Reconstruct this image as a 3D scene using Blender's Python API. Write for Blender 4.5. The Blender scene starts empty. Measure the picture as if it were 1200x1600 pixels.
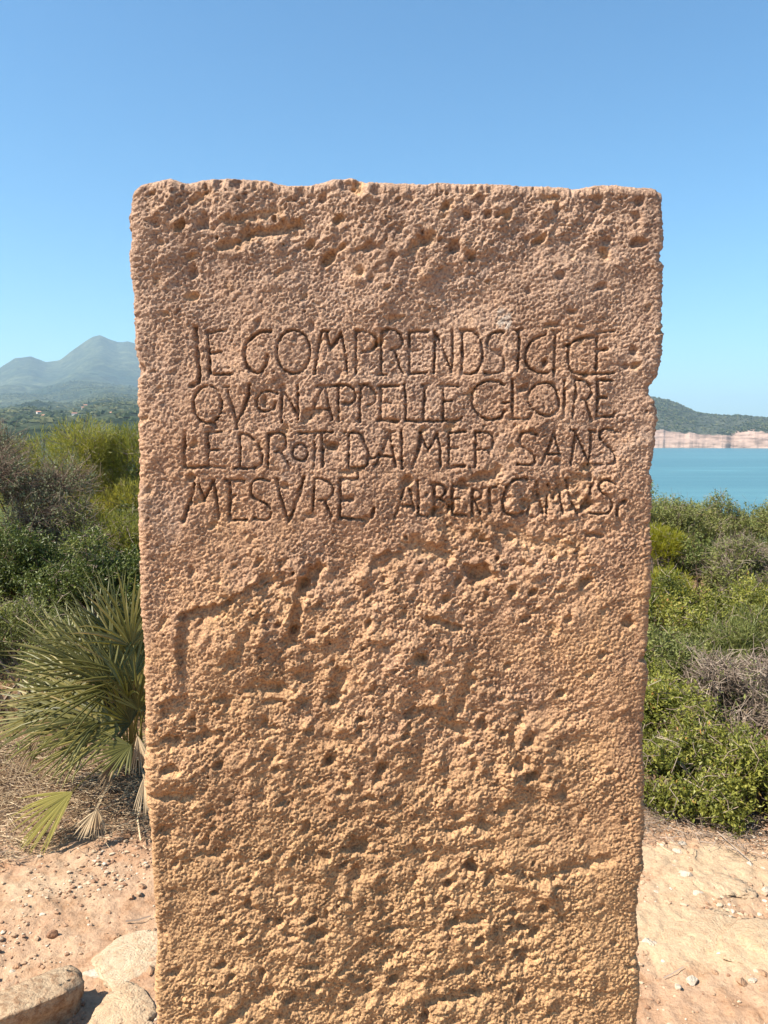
import bpy, math, random
import numpy as np
from mathutils import Vector
R = math.radians
random.seed(5)
SC = bpy.context.scene
COL = SC.collection

# ------------------------------------------------------------------ camera
F = 1280.0                      # focal length in pixels of the 1200 x 1600 photograph
PITCH = math.atan(115.0 / F)
CH = 1.6                        # eye height
cd = bpy.data.cameras.new('camera')
cam = bpy.data.objects.new('camera', cd); COL.objects.link(cam)
cd.sensor_fit = 'VERTICAL'; cd.sensor_height = 24; cd.sensor_width = 18
cd.lens = 24 * F / 1600
cd.clip_start = 0.05; cd.clip_end = 60000
cam.location = (0, 0, CH)
cam.rotation_euler = (math.pi / 2 - PITCH, 0, 0)
SC.camera = cam

# ------------------------------------------------------------------ light
SUN = Vector((-0.60, -0.255, 0.755)).normalized()      # towards the sun
EL = math.asin(SUN.z); AZ = math.atan2(SUN.x, SUN.y)
w = bpy.data.worlds.new('World'); SC.world = w; w.use_nodes = True
nt = w.node_tree; nt.nodes.clear()
sky = nt.nodes.new('ShaderNodeTexSky'); sky.sky_type = 'NISHITA'; sky.sun_disc = False
sky.sun_elevation = EL; sky.sun_rotation = AZ
sky.altitude = 10; sky.air_density = 1.0; sky.dust_density = 0.7; sky.ozone_density = 3.0
bg = nt.nodes.new('ShaderNodeBackground'); bg.inputs[1].default_value = 0.080
wo = nt.nodes.new('ShaderNodeOutputWorld')
hsv = nt.nodes.new('ShaderNodeHueSaturation'); hsv.inputs['Saturation'].default_value = 1.15
tint = nt.nodes.new('ShaderNodeMix'); tint.data_type = 'RGBA'; tint.blend_type = 'MULTIPLY'; tint.inputs[0].default_value = 1; tint.inputs[7].default_value = (0.74, 1.03, 1.06, 1)
nt.links.new(sky.outputs[0], hsv.inputs['Color']); nt.links.new(hsv.outputs[0], tint.inputs[6]); nt.links.new(tint.outputs[2], bg.inputs[0]); nt.links.new(bg.outputs[0], wo.inputs[0])
sl = bpy.data.lights.new('sun', 'SUN'); sl.energy = 5.0; sl.angle = R(0.53); sl.color = (1.0, 0.93, 0.82)
so = bpy.data.objects.new('sun', sl); COL.objects.link(so)
so.rotation_euler = SUN.to_track_quat('Z', 'Y').to_euler()
so.location = (-10, -5, 14)
vs = SC.view_settings
vs.view_transform = 'Standard'; vs.look = 'None'; vs.gamma = 1; vs.use_curve_mapping = False
vs.exposure = 1.25
SC.render.engine = 'CYCLES'
SC.cycles.volume_bounces = 0
SC.cycles.max_bounces = 8

# ------------------------------------------------------------------ helpers
def ray(px, py):
    u = (px - 600) / F; v = (800 - py) / F
    return (u, math.cos(PITCH) + v * math.sin(PITCH), -math.sin(PITCH) + v * math.cos(PITCH))
def at_depth(px, py, Y):
    r = ray(px, py); t = Y / r[1]
    return (r[0] * t, Y, CH + r[2] * t)
def at_ground(px, py, z=0.0):
    r = ray(px, py); t = (z - CH) / r[2]
    return (r[0] * t, r[1] * t, z)

def tag(o, label=None, cat=None, group=None, kind=None):
    if label: o['label'] = label
    if cat: o['category'] = cat
    if group: o['group'] = group
    if kind: o['kind'] = kind
    return o
def empty(name, loc, rz=0, sc=1):
    o = bpy.data.objects.new(name, None); COL.objects.link(o)
    o.location = loc; o.rotation_euler = (0, 0, rz); o.empty_display_size = 0.1
    if sc != 1: o.scale = (sc, sc, sc)
    return o
def mesh_np(name, V, faces, mat, parent=None, smooth=False, attrs=None, loc=None):
    """V (n,3); faces (m,k) all of one size, or list of arrays of several sizes."""
    if not isinstance(faces, (list, tuple)): faces = [faces]
    faces = [np.asarray(f, dtype=np.int32) for f in faces if len(f)]
    me = bpy.data.meshes.new(name)
    V = np.asarray(V, dtype=np.float32)
    me.vertices.add(len(V)); me.vertices.foreach_set('co', V.ravel())
    idx = np.concatenate([f.ravel() for f in faces])
    tot = np.concatenate([np.full(len(f), f.shape[1], dtype=np.int32) for f in faces])
    st = np.concatenate([[0], np.cumsum(tot)[:-1]]).astype(np.int32)
    me.loops.add(len(idx)); me.loops.foreach_set('vertex_index', idx)
    me.polygons.add(len(tot)); me.polygons.foreach_set('loop_start', st); me.polygons.foreach_set('loop_total', tot)
    me.polygons.foreach_set('use_smooth', np.full(len(tot), smooth))
    if attrs:
        for k, a in attrs.items():
            at = me.attributes.new(k, 'FLOAT', 'POINT')
            at.data.foreach_set('value', np.asarray(a, dtype=np.float32).ravel())
    me.update(calc_edges=True); me.validate()
    me.materials.append(mat)
    o = bpy.data.objects.new(name, me); COL.objects.link(o)
    if parent: o.parent = parent
    if loc is not None: o.location = loc
    return o
def grid_faces(nr, nc, wrap=False):
    r = np.arange(nr - 1)[:, None]; c = np.arange(nc if wrap else nc - 1)[None, :]
    c2 = (c + 1) % nc
    a = r * nc + c; b = r * nc + c2; d = (r + 1) * nc + c2; e = (r + 1) * nc + c
    return np.stack([a, b, d, e], -1).reshape(-1, 4)

def hash2(ix, iy, seed):
    h = (ix.astype(np.int64) * 374761393 + iy.astype(np.int64) * 668265263 + seed * 1442695041) & 0xFFFFFFFF
    h = ((h ^ (h >> 13)) * 1274126177) & 0xFFFFFFFF
    h = ((h ^ (h >> 16)) * 2246822519) & 0xFFFFFFFF
    return ((h ^ (h >> 15)) & 0xFFFFFF) / float(0xFFFFFF)
def vnoise(x, y, seed=0):
    x = np.asarray(x, dtype=np.float64); y = np.asarray(y, dtype=np.float64)
    x, y = np.broadcast_arrays(x, y)
    ix = np.floor(x); iy = np.floor(y); fx = x - ix; fy = y - iy
    fx = fx * fx * fx * (fx * (fx * 6 - 15) + 10); fy = fy * fy * fy * (fy * (fy * 6 - 15) + 10)
    a = hash2(ix, iy, seed); b = hash2(ix + 1, iy, seed); c = hash2(ix, iy + 1, seed); d = hash2(ix + 1, iy + 1, seed)
    return (a + (b - a) * fx) * (1 - fy) + (c + (d - c) * fx) * fy
def fbm(x, y, octv=4, seed=0, gain=0.5):
    s = 0; amp = 1; tot = 0; f = 1
    for k in range(octv):
        s = s + amp * (vnoise(x * f + 17.3 * k, y * f - 9.1 * k, seed + k) * 2 - 1); tot += amp
        amp *= gain; f *= 2.03
    return s / tot
def ridged(x, y, octv=4, seed=0):
    s = 0; amp = 1; tot = 0; f = 1
    for k in range(octv):
        s = s + amp * (1 - np.abs(vnoise(x * f + 11.3 * k, y * f + 5.7 * k, seed + k) * 2 - 1)); tot += amp
        amp *= 0.5; f *= 2.1
    return s / tot
def sstep(a, b, x):
    t = np.clip((x - a) / (b - a), 0, 1); return t * t * (3 - 2 * t)

# ------------------------------------------------------------------ materials
def newmat(name):
    m = bpy.data.materials.new(name); m.use_nodes = True
    n = m.node_tree.nodes; n.clear()
    out = n.new('ShaderNodeOutputMaterial'); p = n.new('ShaderNodeBsdfPrincipled')
    m.node_tree.links.new(p.outputs[0], out.inputs[0])
    return m, n, m.node_tree.links, p, out
def noise(n, l, scale, detail=4, rough=0.55, vec=None, dist=0.0):
    t = n.new('ShaderNodeTexNoise'); t.inputs['Scale'].default_value = scale
    t.inputs['Detail'].default_value = detail; t.inputs['Roughness'].default_value = rough
    t.inputs['Distortion'].default_value = dist
    if vec: l.new(vec, t.inputs['Vector'])
    return t
def ramp(n, l, src, stops):
    r = n.new('ShaderNodeValToRGB'); e = r.color_ramp.elements
    while len(e) < len(stops): e.new(0.5)
    for i, (p, c) in enumerate(stops):
        e[i].position = p; e[i].color = (*c, 1) if len(c) == 3 else c
    l.new(src, r.inputs[0]); return r
def mix(n, l, fac, a, b, mode='MIX'):
    m = n.new('ShaderNodeMix'); m.data_type = 'RGBA'; m.blend_type = mode
    if isinstance(fac, (int, float)): m.inputs[0].default_value = fac
    else: l.new(fac, m.inputs[0])
    for s, v in ((6, a), (7, b)):
        if isinstance(v, tuple): m.inputs[s].default_value = (*v, 1)
        else: l.new(v, m.inputs[s])
    return m.outputs[2]
def math_(n, l, op, a, b=None, clamp=False):
    m = n.new('ShaderNodeMath'); m.operation = op; m.use_clamp = clamp
    for i, v in enumerate((a, b)):
        if v is None: continue
        if isinstance(v, (int, float)): m.inputs[i].default_value = v
        else: l.new(v, m.inputs[i])
    return m.outputs[0]
def bump(n, l, h, strength, dist, p, prev=None):
    b = n.new('ShaderNodeBump'); b.inputs['Strength'].default_value = strength; b.inputs['Distance'].default_value = dist
    l.new(h, b.inputs['Height'])
    if prev: l.new(prev, b.inputs['Normal'])
    l.new(b.outputs[0], p.inputs['Normal']); return b.outputs[0]
def objco(n):
    return n.new('ShaderNodeTexCoord').outputs['Object']
def geopos(n):
    return n.new('ShaderNodeNewGeometry').outputs['Position']

def mat_stele():
    m, n, l, p, out = newmat('weathered_sandstone')
    P = geopos(n)
    sep = n.new('ShaderNodeSeparateXYZ'); l.new(P, sep.inputs[0])
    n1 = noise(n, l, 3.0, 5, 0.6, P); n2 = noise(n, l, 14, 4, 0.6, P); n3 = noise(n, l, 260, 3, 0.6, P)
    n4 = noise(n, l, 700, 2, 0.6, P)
    # mauve weathered skin near the head, ochre near the foot
    h = math_(n, l, 'MULTIPLY_ADD', sep.outputs['Z'], -0.95)
    h.node.inputs[2].default_value = 1.72
    h = math_(n, l, 'ADD', h, math_(n, l, 'MULTIPLY', math_(n, l, 'SUBTRACT', n1.outputs[0], 0.5), 0.9))
    h = math_(n, l, 'ADD', h, math_(n, l, 'MULTIPLY', math_(n, l, 'SUBTRACT', n2.outputs[0], 0.5), 0.6), True)
    base = ramp(n, l, h, [(0.0, (0.395, 0.265, 0.190)), (0.35, (0.425, 0.260, 0.165)), (0.65, (0.445, 0.264, 0.145)), (1.0, (0.455, 0.275, 0.143))])
    at = n.new('ShaderNodeAttribute'); at.attribute_name = 'wear'
    c = mix(n, l, at.outputs['Fac'], base.outputs[0], (0.48, 0.295, 0.155))
    # pale and dark mineral grain, contrast raised to paint in pit shade
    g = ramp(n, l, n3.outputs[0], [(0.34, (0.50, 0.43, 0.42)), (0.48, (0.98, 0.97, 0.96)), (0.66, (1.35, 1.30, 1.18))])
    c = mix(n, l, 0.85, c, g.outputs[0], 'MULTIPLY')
    # grey lichen film patches
    n5 = noise(n, l, 7, 5, 0.7, P, 0.6)
    lf = ramp(n, l, n5.outputs[0], [(0.58, (0, 0, 0)), (0.72, (1, 1, 1))])
    hz = math_(n, l, 'MULTIPLY', lf.outputs[0], math_(n, l, 'SUBTRACT', sep.outputs['Z'], 0.9, True))
    c = mix(n, l, math_(n, l, 'MULTIPLY', hz, 0.8), c, (0.30, 0.235, 0.20))
    # rain streaks and damp patina
    mp = n.new('ShaderNodeMapping'); mp.inputs['Scale'].default_value = (1.0, 1.0, 0.16); l.new(P, mp.inputs[0])
    n6 = noise(n, l, 16, 5, 0.65, mp.outputs[0], 0.4)
    c = mix(n, l, 0.75, c, ramp(n, l, n6.outputs[0], [(0.36, (0.74, 0.72, 0.72)), (0.5, (1, 1, 1)), (0.66, (1.10, 1.08, 1.04))]).outputs[0], 'MULTIPLY')
    n7 = noise(n, l, 48, 4, 0.7, P, 0.5)  # dark speckle put into the colour for the weak shade of the pits
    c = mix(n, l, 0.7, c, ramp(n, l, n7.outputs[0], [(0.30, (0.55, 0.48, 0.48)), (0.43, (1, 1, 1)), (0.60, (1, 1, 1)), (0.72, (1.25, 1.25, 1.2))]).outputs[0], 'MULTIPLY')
    sp = n.new('ShaderNodeAttribute'); sp.attribute_name = 'pale'
    c = mix(n, l, sp.outputs['Fac'], c, (0.42, 0.36, 0.30))
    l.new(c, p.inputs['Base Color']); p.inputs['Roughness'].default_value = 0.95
    p.inputs['Specular IOR Level'].default_value = 0.15
    hh = math_(n, l, 'ADD', n3.outputs[0], math_(n, l, 'MULTIPLY', n4.outputs[0], 0.6))
    bump(n, l, hh, 1.0, 0.0030, p)
    return m

def mat_ground():
    m, n, l, p, out = newmat('dry_earth')
    P = geopos(n)
    n1 = noise(n, l, 1.3, 6, 0.62, P); n2 = noise(n, l, 9, 6, 0.65, P); n3 = noise(n, l, 90, 4, 0.7, P); n4 = noise(n, l, 0.6, 3, 0.5, P)
    c1 = ramp(n, l, n1.outputs[0], [(0.3, (0.32, 0.180, 0.105)), (0.5, (0.37, 0.235, 0.148)), (0.7, (0.42, 0.295, 0.190))])
    c2 = ramp(n, l, n2.outputs[0], [(0.3, (0.74, 0.60, 0.48)), (0.52, (1, 1, 1)), (0.7, (1.12, 1.12, 1.12))])
    c = mix(n, l, 0.8, c1.outputs[0], c2.outputs[0], 'MULTIPLY')
    c3 = ramp(n, l, n3.outputs[0], [(0.3, (0.7, 0.62, 0.55)), (0.5, (1, 1, 1)), (0.72, (1.2, 1.18, 1.15))])
    c = mix(n, l, 0.7, c, c3.outputs[0], 'MULTIPLY')
    ap = n.new('ShaderNodeAttribute'); ap.attribute_name = 'pale'
    c = mix(n, l, ap.outputs['Fac'], c, mix(n, l, 0.6, (0.44, 0.32, 0.20), c3.outputs[0], 'MULTIPLY'))
    au = n.new('ShaderNodeAttribute'); au.attribute_name = 'humus'
    hum = mix(n, l, n2.outputs[0], (0.10, 0.055, 0.030), (0.26, 0.16, 0.09))
    c = mix(n, l, au.outputs['Fac'], c, hum)
    ag = n.new('ShaderNodeAttribute'); ag.attribute_name = 'green'
    gr = mix(n, l, noise(n, l, 0.35, 6, 0.7, P).outputs[0], (0.035, 0.06, 0.018), (0.13, 0.15, 0.055))
    c = mix(n, l, ag.outputs['Fac'], c, gr)
    l.new(c, p.inputs['Base Color']); p.inputs['Roughness'].default_value = 0.97
    p.inputs['Specular IOR Level'].default_value = 0.1
    hh = math_(n, l, 'ADD', n3.outputs[0], math_(n, l, 'MULTIPLY', n2.outputs[0], 2.0))
    bump(n, l, hh, 0.8, 0.008, p)
    return m

def mat_rock(name, a, b, stain=(0.45, 0.22, 0.11), amt=0.6):
    m, n, l, p, out = newmat(name)
    P = objco(n)
    n1 = noise(n, l, 7, 6, 0.65, P); n2 = noise(n, l, 38, 5, 0.7, P); n3 = noise(n, l, 160, 3, 0.7, P)
    c = mix(n, l, n1.outputs[0], a, b)
    sf = ramp(n, l, n2.outputs[0], [(0.42, (0, 0, 0)), (0.66, (amt, amt, amt))])
    c = mix(n, l, sf.outputs[0], c, stain)
    g = ramp(n, l, n3.outputs[0], [(0.3, (0.75, 0.72, 0.7)), (0.6, (1.08, 1.08, 1.05))])
    c = mix(n, l, 0.8, c, g.outputs[0], 'MULTIPLY')
    l.new(c, p.inputs['Base Color']); p.inputs['Roughness'].default_value = 0.95
    p.inputs['Specular IOR Level'].default_value = 0.15
    hh = math_(n, l, 'ADD', n2.outputs[0], math_(n, l, 'MULTIPLY', n3.outputs[0], 0.35))
    bump(n, l, hh, 0.9, 0.013, p)
    return m

def mat_leaf(name, stops, trans=0.25, rough=0.45, spec=0.4, gain=1.0):
    m, n, l, p, out = newmat(name)
    at = n.new('ShaderNodeAttribute'); at.attribute_name = 'tone'
    stops = [(q_, (c_[0] * gain * 1.08, c_[1] * gain, c_[2] * gain * 0.9)) for q_, c_ in stops]
    r = ramp(n, l, at.outputs['Fac'], stops)
    l.new(r.outputs[0], p.inputs['Base Color']); p.inputs['Roughness'].default_value = rough
    p.inputs['Specular IOR Level'].default_value = spec
    if trans > 0:
        t = n.new('ShaderNodeBsdfTranslucent')
        hs = n.new('ShaderNodeHueSaturation'); hs.inputs['Value'].default_value = 1.6; hs.inputs['Saturation'].default_value = 1.1
        l.new(r.outputs[0], hs.inputs['Color']); l.new(hs.outputs[0], t.inputs[0])
        mx = n.new('ShaderNodeMixShader'); mx.inputs[0].default_value = trans
        l.new(p.outputs[0], mx.inputs[1]); l.new(t.outputs[0], mx.inputs[2]); l.new(mx.outputs[0], out.inputs[0])
    return m

def mat_plain(name, col, rough=0.8, var=0.25, scale=30):
    m, n, l, p, out = newmat(name)
    P = objco(n); t = noise(n, l, scale, 4, 0.6, P)
    lo = tuple(c * (1 - var) for c in col); hi = tuple(min(1, c * (1 + var)) for c in col)
    l.new(mix(n, l, t.outputs[0], lo, hi), p.inputs['Base Color'])
    p.inputs['Roughness'].default_value = rough
    return m

def mat_mountain(name, rocky, g1, g2, sc):
    m, n, l, p, out = newmat(name)
    P = geopos(n); geo = n.new('ShaderNodeNewGeometry')
    n1 = noise(n, l, sc, 7, 0.65, P); n2 = noise(n, l, sc * 7, 8, 0.78, P)
    g = mix(n, l, ramp(n, l, n1.outputs[0], [(0.38, (0, 0, 0)), (0.62, (1, 1, 1))]).outputs[0], g1, g2)
    g = mix(n, l, 0.8, g, ramp(n, l, n2.outputs[0], [(0.42, (0.28, 0.33, 0.33)), (0.50, (0.85, 0.85, 0.8)), (0.60, (1.7, 1.6, 1.4))]).outputs[0], 'MULTIPLY')
    at = n.new('ShaderNodeAttribute'); at.attribute_name = 'bare'
    rf = math_(n, l, 'ADD', at.outputs['Fac'], math_(n, l, 'MULTIPLY', math_(n, l, 'SUBTRACT', n2.outputs[0], 0.5), 1.3))
    rf = ramp(n, l, rf, [(0.42, (0, 0, 0)), (0.62, (1, 1, 1))])
    mp = n.new('ShaderNodeMapping'); mp.inputs['Scale'].default_value = (0.02, 0.02, 0.13); l.new(P, mp.inputs[0])
    n3 = noise(n, l, 1.0, 6, 0.7, mp.outputs[0])
    rk = ramp(n, l, n3.outputs[0], [(0.36, tuple(v * 0.45 for v in rocky)), (0.5, tuple(v * 0.85 for v in rocky)), (0.64, tuple(min(1, v * 1.15) for v in rocky))])
    c = mix(n, l, rf.outputs[0], g, rk.outputs[0])
    l.new(c, p.inputs['Base Color']); p.inputs['Roughness'].default_value = 1.0
    p.inputs['Specular IOR Level'].default_value = 0.0
    bump(n, l, n2.outputs[0], 0.6, 0.35 / sc * 0.1, p)
    return m

def mat_sea():
    m, n, l, p, out = newmat('sea_water')
    P = geopos(n)
    mp = n.new('ShaderNodeMapping'); mp.inputs['Scale'].default_value = (0.25, 1.0, 1.0); l.new(P, mp.inputs[0])
    n1 = noise(n, l, 0.004, 5, 0.6, mp.outputs[0]); n2 = noise(n, l, 0.22, 5, 0.65, mp.outputs[0])
    n3 = noise(n, l, 0.03, 4, 0.6, mp.outputs[0])
    mp2 = n.new('ShaderNodeMapping'); mp2.inputs['Scale'].default_value = (0.03, 1.0, 1.0); l.new(P, mp2.inputs[0])
    n5 = noise(n, l, 0.035, 5, 0.7, mp2.outputs[0])
    c = mix(n, l, n1.outputs[0], (0.050, 0.130, 0.155), (0.070, 0.175, 0.200))
    c = mix(n, l, 1.0, c, ramp(n, l, n5.outputs[0], [(0.35, (0.82, 0.86, 0.88)), (0.5, (1, 1, 1)), (0.64, (1.3, 1.2, 1.15))]).outputs[0], 'MULTIPLY')
    ft = ramp(n, l, n3.outputs[0], [(0.60, (0, 0, 0)), (0.75, (0.25, 0.25, 0.25))])
    c = mix(n, l, ft.outputs[0], c, (0.22, 0.48, 0.50))
    l.new(c, p.inputs['Base Color']); p.inputs['Roughness'].default_value = 0.38; p.inputs['IOR'].default_value = 1.33
    bump(n, l, n2.outputs[0], 0.8, 0.6, p)
    return m

M_STONE = mat_stele(); M_GROUND = mat_ground()
M_ROCK = mat_rock('pale_limestone', (0.44, 0.325, 0.21), (0.54, 0.425, 0.30), (0.34, 0.20, 0.11), 0.6)
M_ROCKB = mat_rock('ochre_limestone', (0.42, 0.295, 0.18), (0.52, 0.39, 0.26), (0.36, 0.21, 0.12), 0.6)
M_PEB = mat_rock('earthy_pebble', (0.30, 0.17, 0.10), (0.42, 0.29, 0.19))
M_WHITE = mat_rock('white_limestone', (0.44, 0.37, 0.28), (0.54, 0.48, 0.40), (0.38, 0.25, 0.15), 0.5)
M_LENT = mat_leaf('mastic_leaf', [(0, (0.030, 0.045, 0.010)), (0.45, (0.085, 0.098, 0.020)), (0.8, (0.175, 0.182, 0.038)), (0.93, (0.22, 0.22, 0.05)), (1, (0.26, 0.13, 0.05))], 0.24, 0.45, 0.28, gain=1.3)
M_LENTD = mat_leaf('dark_mastic_leaf', [(0, (0.026, 0.038, 0.013)), (0.5, (0.060, 0.080, 0.022)), (0.85, (0.115, 0.135, 0.038)), (1, (0.19, 0.19, 0.07))], 0.2, 0.45, 0.25, gain=1.35)
M_FINE = mat_leaf('small_scrub_leaf', [(0, (0.045, 0.058, 0.018)), (0.5, (0.105, 0.122, 0.038)), (0.9, (0.185, 0.20, 0.065)), (1, (0.27, 0.24, 0.11))], 0.25, 0.5, 0.3, gain=1.3)
M_GREY = mat_leaf('grey_green_leaf', [(0, (0.055, 0.070, 0.040)), (0.5, (0.115, 0.135, 0.075)), (1, (0.24, 0.25, 0.16))], 0.15, 0.6, 0.25, gain=1.2)
M_BROOM = mat_leaf('broom_needle', [(0, (0.075, 0.090, 0.018)), (0.5, (0.15, 0.162, 0.034)), (1, (0.28, 0.265, 0.07))], 0.35, 0.5, 0.3, gain=1.25)
M_YEL = mat_leaf('yellow_green_needle', [(0, (0.12, 0.135, 0.014)), (0.5, (0.21, 0.215, 0.024)), (1, (0.33, 0.31, 0.045))], 0.4, 0.5, 0.3)
M_PALM = mat_leaf('palm_blade', [(0, (0.050, 0.055, 0.014)), (0.5, (0.115, 0.114, 0.030)), (0.8, (0.21, 0.19, 0.060)), (1, (0.33, 0.26, 0.12))], 0.2, 0.5, 0.35, gain=1.0)
M_PALMY = mat_leaf('yellowing_palm_blade', [(0, (0.17, 0.16, 0.035)), (0.6, (0.28, 0.26, 0.075)), (1, (0.34, 0.25, 0.11))], 0.35, 0.4, 0.5)
M_DRY = mat_leaf('dry_straw', [(0, (0.16, 0.11, 0.07)), (0.5, (0.36, 0.27, 0.17)), (1, (0.60, 0.50, 0.36))], 0.1, 0.7, 0.2)
M_DEADP = mat_leaf('dead_palm_blade', [(0, (0.11, 0.075, 0.045)), (0.5, (0.22, 0.16, 0.10)), (1, (0.42, 0.34, 0.23))], 0.1, 0.7, 0.2)
M_TWIG = mat_leaf('grey_twig', [(0, (0.10, 0.075, 0.060)), (0.5, (0.20, 0.160, 0.135)), (1, (0.34, 0.29, 0.25))], 0.0, 0.85, 0.15)
M_TWIGD = mat_leaf('brown_twig', [(0, (0.07, 0.045, 0.035)), (0.5, (0.14, 0.10, 0.08)), (1, (0.26, 0.21, 0.17))], 0.0, 0.85, 0.15)
M_MTN = mat_mountain('wooded_mountain', (0.22, 0.19, 0.175), (0.024, 0.038, 0.026), (0.075, 0.085, 0.050), 0.0022)
M_HILL = mat_mountain('scrub_and_cliff', (0.34, 0.235, 0.185), (0.035, 0.045, 0.035), (0.075, 0.080, 0.058), 0.006)
M_SEA = mat_sea()
M_WALL = mat_plain('whitewashed_wall', (0.55, 0.50, 0.45), 0.9, 0.05, 0.3)
M_ROOF = mat_plain('terracotta_roof', (0.45, 0.2, 0.12), 0.9, 0.1, 0.3)
M_GLASS = mat_plain('dark_window', (0.03, 0.035, 0.04), 0.2, 0.1, 0.3)

# ------------------------------------------------------------------ ground
PALE = [(1105, 1355, .30, .16), (1060, 1345, .16, .08), (1120, 1470, .34, .13), (1180, 1500, .3, .10), (1060, 1440, .25, .10), (1090, 1395, .2, .12)]
PALEW = [(*at_ground(a, b)[:2], c, d) for a, b, c, d in PALE]
def ground_h(x, y):
    x = np.asarray(x, float); y = np.asarray(y, float)
    r = np.hypot(x, y)
    h = 0.045 * fbm(x * 0.45, y * 0.45, 3, 3) + 0.016 * fbm(x * 2.2, y * 2.2, 3, 8) + 0.007 * fbm(x * 11, y * 11, 3, 21)
    near = sstep(7, 3, r)
    h = h + near * (0.0095 * fbm(x * 40, y * 40, 3, 31))
    h = h * sstep(40, 10, r) + sstep(20, 80, r) * 1.2 * fbm(x * 0.02, y * 0.02, 4, 5)
    fall = 31 * sstep(9, 230, r + 0.25 * x)
    left = sstep(0, -60, x + 0.25 * (y - 60))
    fall = fall * (1 - 0.62 * left * (y > -1e9))
    return h - fall
def axis(lo, hi, step, far, g=1.13):
    a = list(np.arange(lo, hi + step / 2, step)); s = step; x = a[-1]; up = []
    while x < far: s *= g; x += s; up.append(x)
    s = step; x = a[0]; dn = []
    while x > -far: s *= g; x -= s; dn.append(x)
    return np.array(dn[::-1] + a + up)
gx = axis(-2.1, 2.0, 0.010, 620); gy = axis(1.85, 4.3, 0.011, 620)
GX, GY = np.meshgrid(gx, gy)
GZ = ground_h(GX, GY)
pale = np.zeros_like(GX)
for a, b, c, d in PALEW:
    q = ((GX - a) / c) ** 2 + ((GY - b) / d) ** 2 + 0.9 * fbm(GX * 7, GY * 7, 4, 44)
    pale = np.maximum(pale, 0.75 * sstep(1.5, 0.1, q))
wob = 0.16 * fbm(GX * 2.5, GY * 2.5, 4, 61)
edge = np.where(GX < 0, 3.22 + 0.06 * np.sin(GX * 3), 3.16 - 0.12 * (GX - 1.2))
hum = sstep(edge - 0.12, edge + 0.25, GY + wob)
rr = np.hypot(GX, GY)
hum = np.maximum(hum * sstep(60, 12, rr), 0)
green = sstep(9, 16, rr) * (GY > -3)
GZ = GZ + 0.010 * pale
mesh_np('ground', np.stack([GX, GY, GZ], -1).reshape(-1, 3), grid_faces(len(gy), len(gx)), M_GROUND, smooth=True,
        attrs={'pale': pale, 'humus': hum, 'green': green})['kind'] = 'structure'
def gz(x, y): return float(ground_h(np.array([x]), np.array([y]))[0])

# ------------------------------------------------------------------ sea
SEA = -25.0
s_ = 19500
mesh_np('sea', [(-s_, -s_, SEA), (s_, -s_, SEA), (s_, s_, SEA), (-s_, s_, SEA)], np.array([[0, 1, 2, 3]]), M_SEA)['kind'] = 'structure'

# ------------------------------------------------------------------ mountain across the plain (left)
MP = [(-1600, 668), (-700, 660), (-400, 655), (-200, 640), (-100, 612), (0, 592), (10, 585), (30, 573), (55, 569), (78, 577), (100, 573), (125, 555), (140, 545), (152, 539), (163, 536), (176, 541), (190, 545), (205, 543), (240, 552), (300, 585), (400, 625), (500, 655), (600, 672), (700, 690), (900, 720)]
mp_az = np.array([math.atan2((a - 600) / F, 1) for a, b in MP]); mp_e = np.array([(685 - b) / F for a, b in MP])
def mount_z(az, r):
    x = r * np.sin(az); y = r * np.cos(az)
    R0 = 8000
    away = 1 - np.exp(-((r - R0) / 1500.0) ** 2)
    aw = az + away * 0.045 * fbm(x / 1700 + 3, y / 1700, 3, 61)
    e = sum(np.interp(aw + q_ * (0.0015 + 0.012 * away), mp_az, mp_e) for q_ in (-1, -.5, 0, .5, 1)) / 5
    H = CH + e * R0
    u = r / R0
    S = np.interp(u, [0, .05, .12, .22, .34, .46, .58, .70, .82, .92, 1.0, 1.12, 1.4], [0.0, 0.0, .022, .07, .125, .19, .27, .37, .53, .76, 1.0, .72, .35])
    low = -14.0 * (1 - sstep(.03, .12, u))
    nz = ridged(x / 1500, y / 1500, 5, 71) - 0.55
    fine = fbm(x / 330, y / 330, 4, 77)
    env = sstep(.1, .35, u) * (1 - 0.75 * sstep(.86, .97, u) * sstep(1.12, 1.0, u))
    z = low + 5 * fbm(x / 60, y / 60, 3, 85) * sstep(.05, .1, u) + 24 * fbm(x / 420, y / 420, 5, 83) * sstep(.06, .22, u) * (1 - sstep(.6, .85, u)) + H * S + env * np.clip(H / 500, 0.12, 1) * (150 * nz + 26 * fine) * np.clip(S * 2.2, 0, 1)
    z = z - sstep(-0.22, 0.02, az) * 40 - sstep(-0.03, 0.14, az) * 250
    return z
az = np.radians(np.linspace(-62, 9, 620)); rad = np.concatenate([np.linspace(240, 2500, 90)[:-1], np.linspace(2500, 9000, 330)[:-1], np.linspace(9000, 12500, 30)])
A, RR = np.meshgrid(az, rad)
Z = np.maximum(mount_z(A, RR), -29.5)
gzr, gza = np.gradient(Z, rad, az)
slope = np.hypot(gzr, gza / RR)
bare = 0.22 * sstep(0.35, 0.9, slope) + 0.16 * sstep(400, 900, Z) + 0.2 * sstep(0.2, 0.6, fbm(RR * np.sin(A) / 500, RR * np.cos(A) / 500, 4, 5)) * sstep(3500, 1500, RR)
mesh_np('mountain', np.stack([RR * np.sin(A), RR * np.cos(A), Z], -1).reshape(-1, 3), grid_faces(len(rad), len(az)), M_MTN, smooth=True, attrs={'bare': bare})['kind'] = 'structure'

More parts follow.
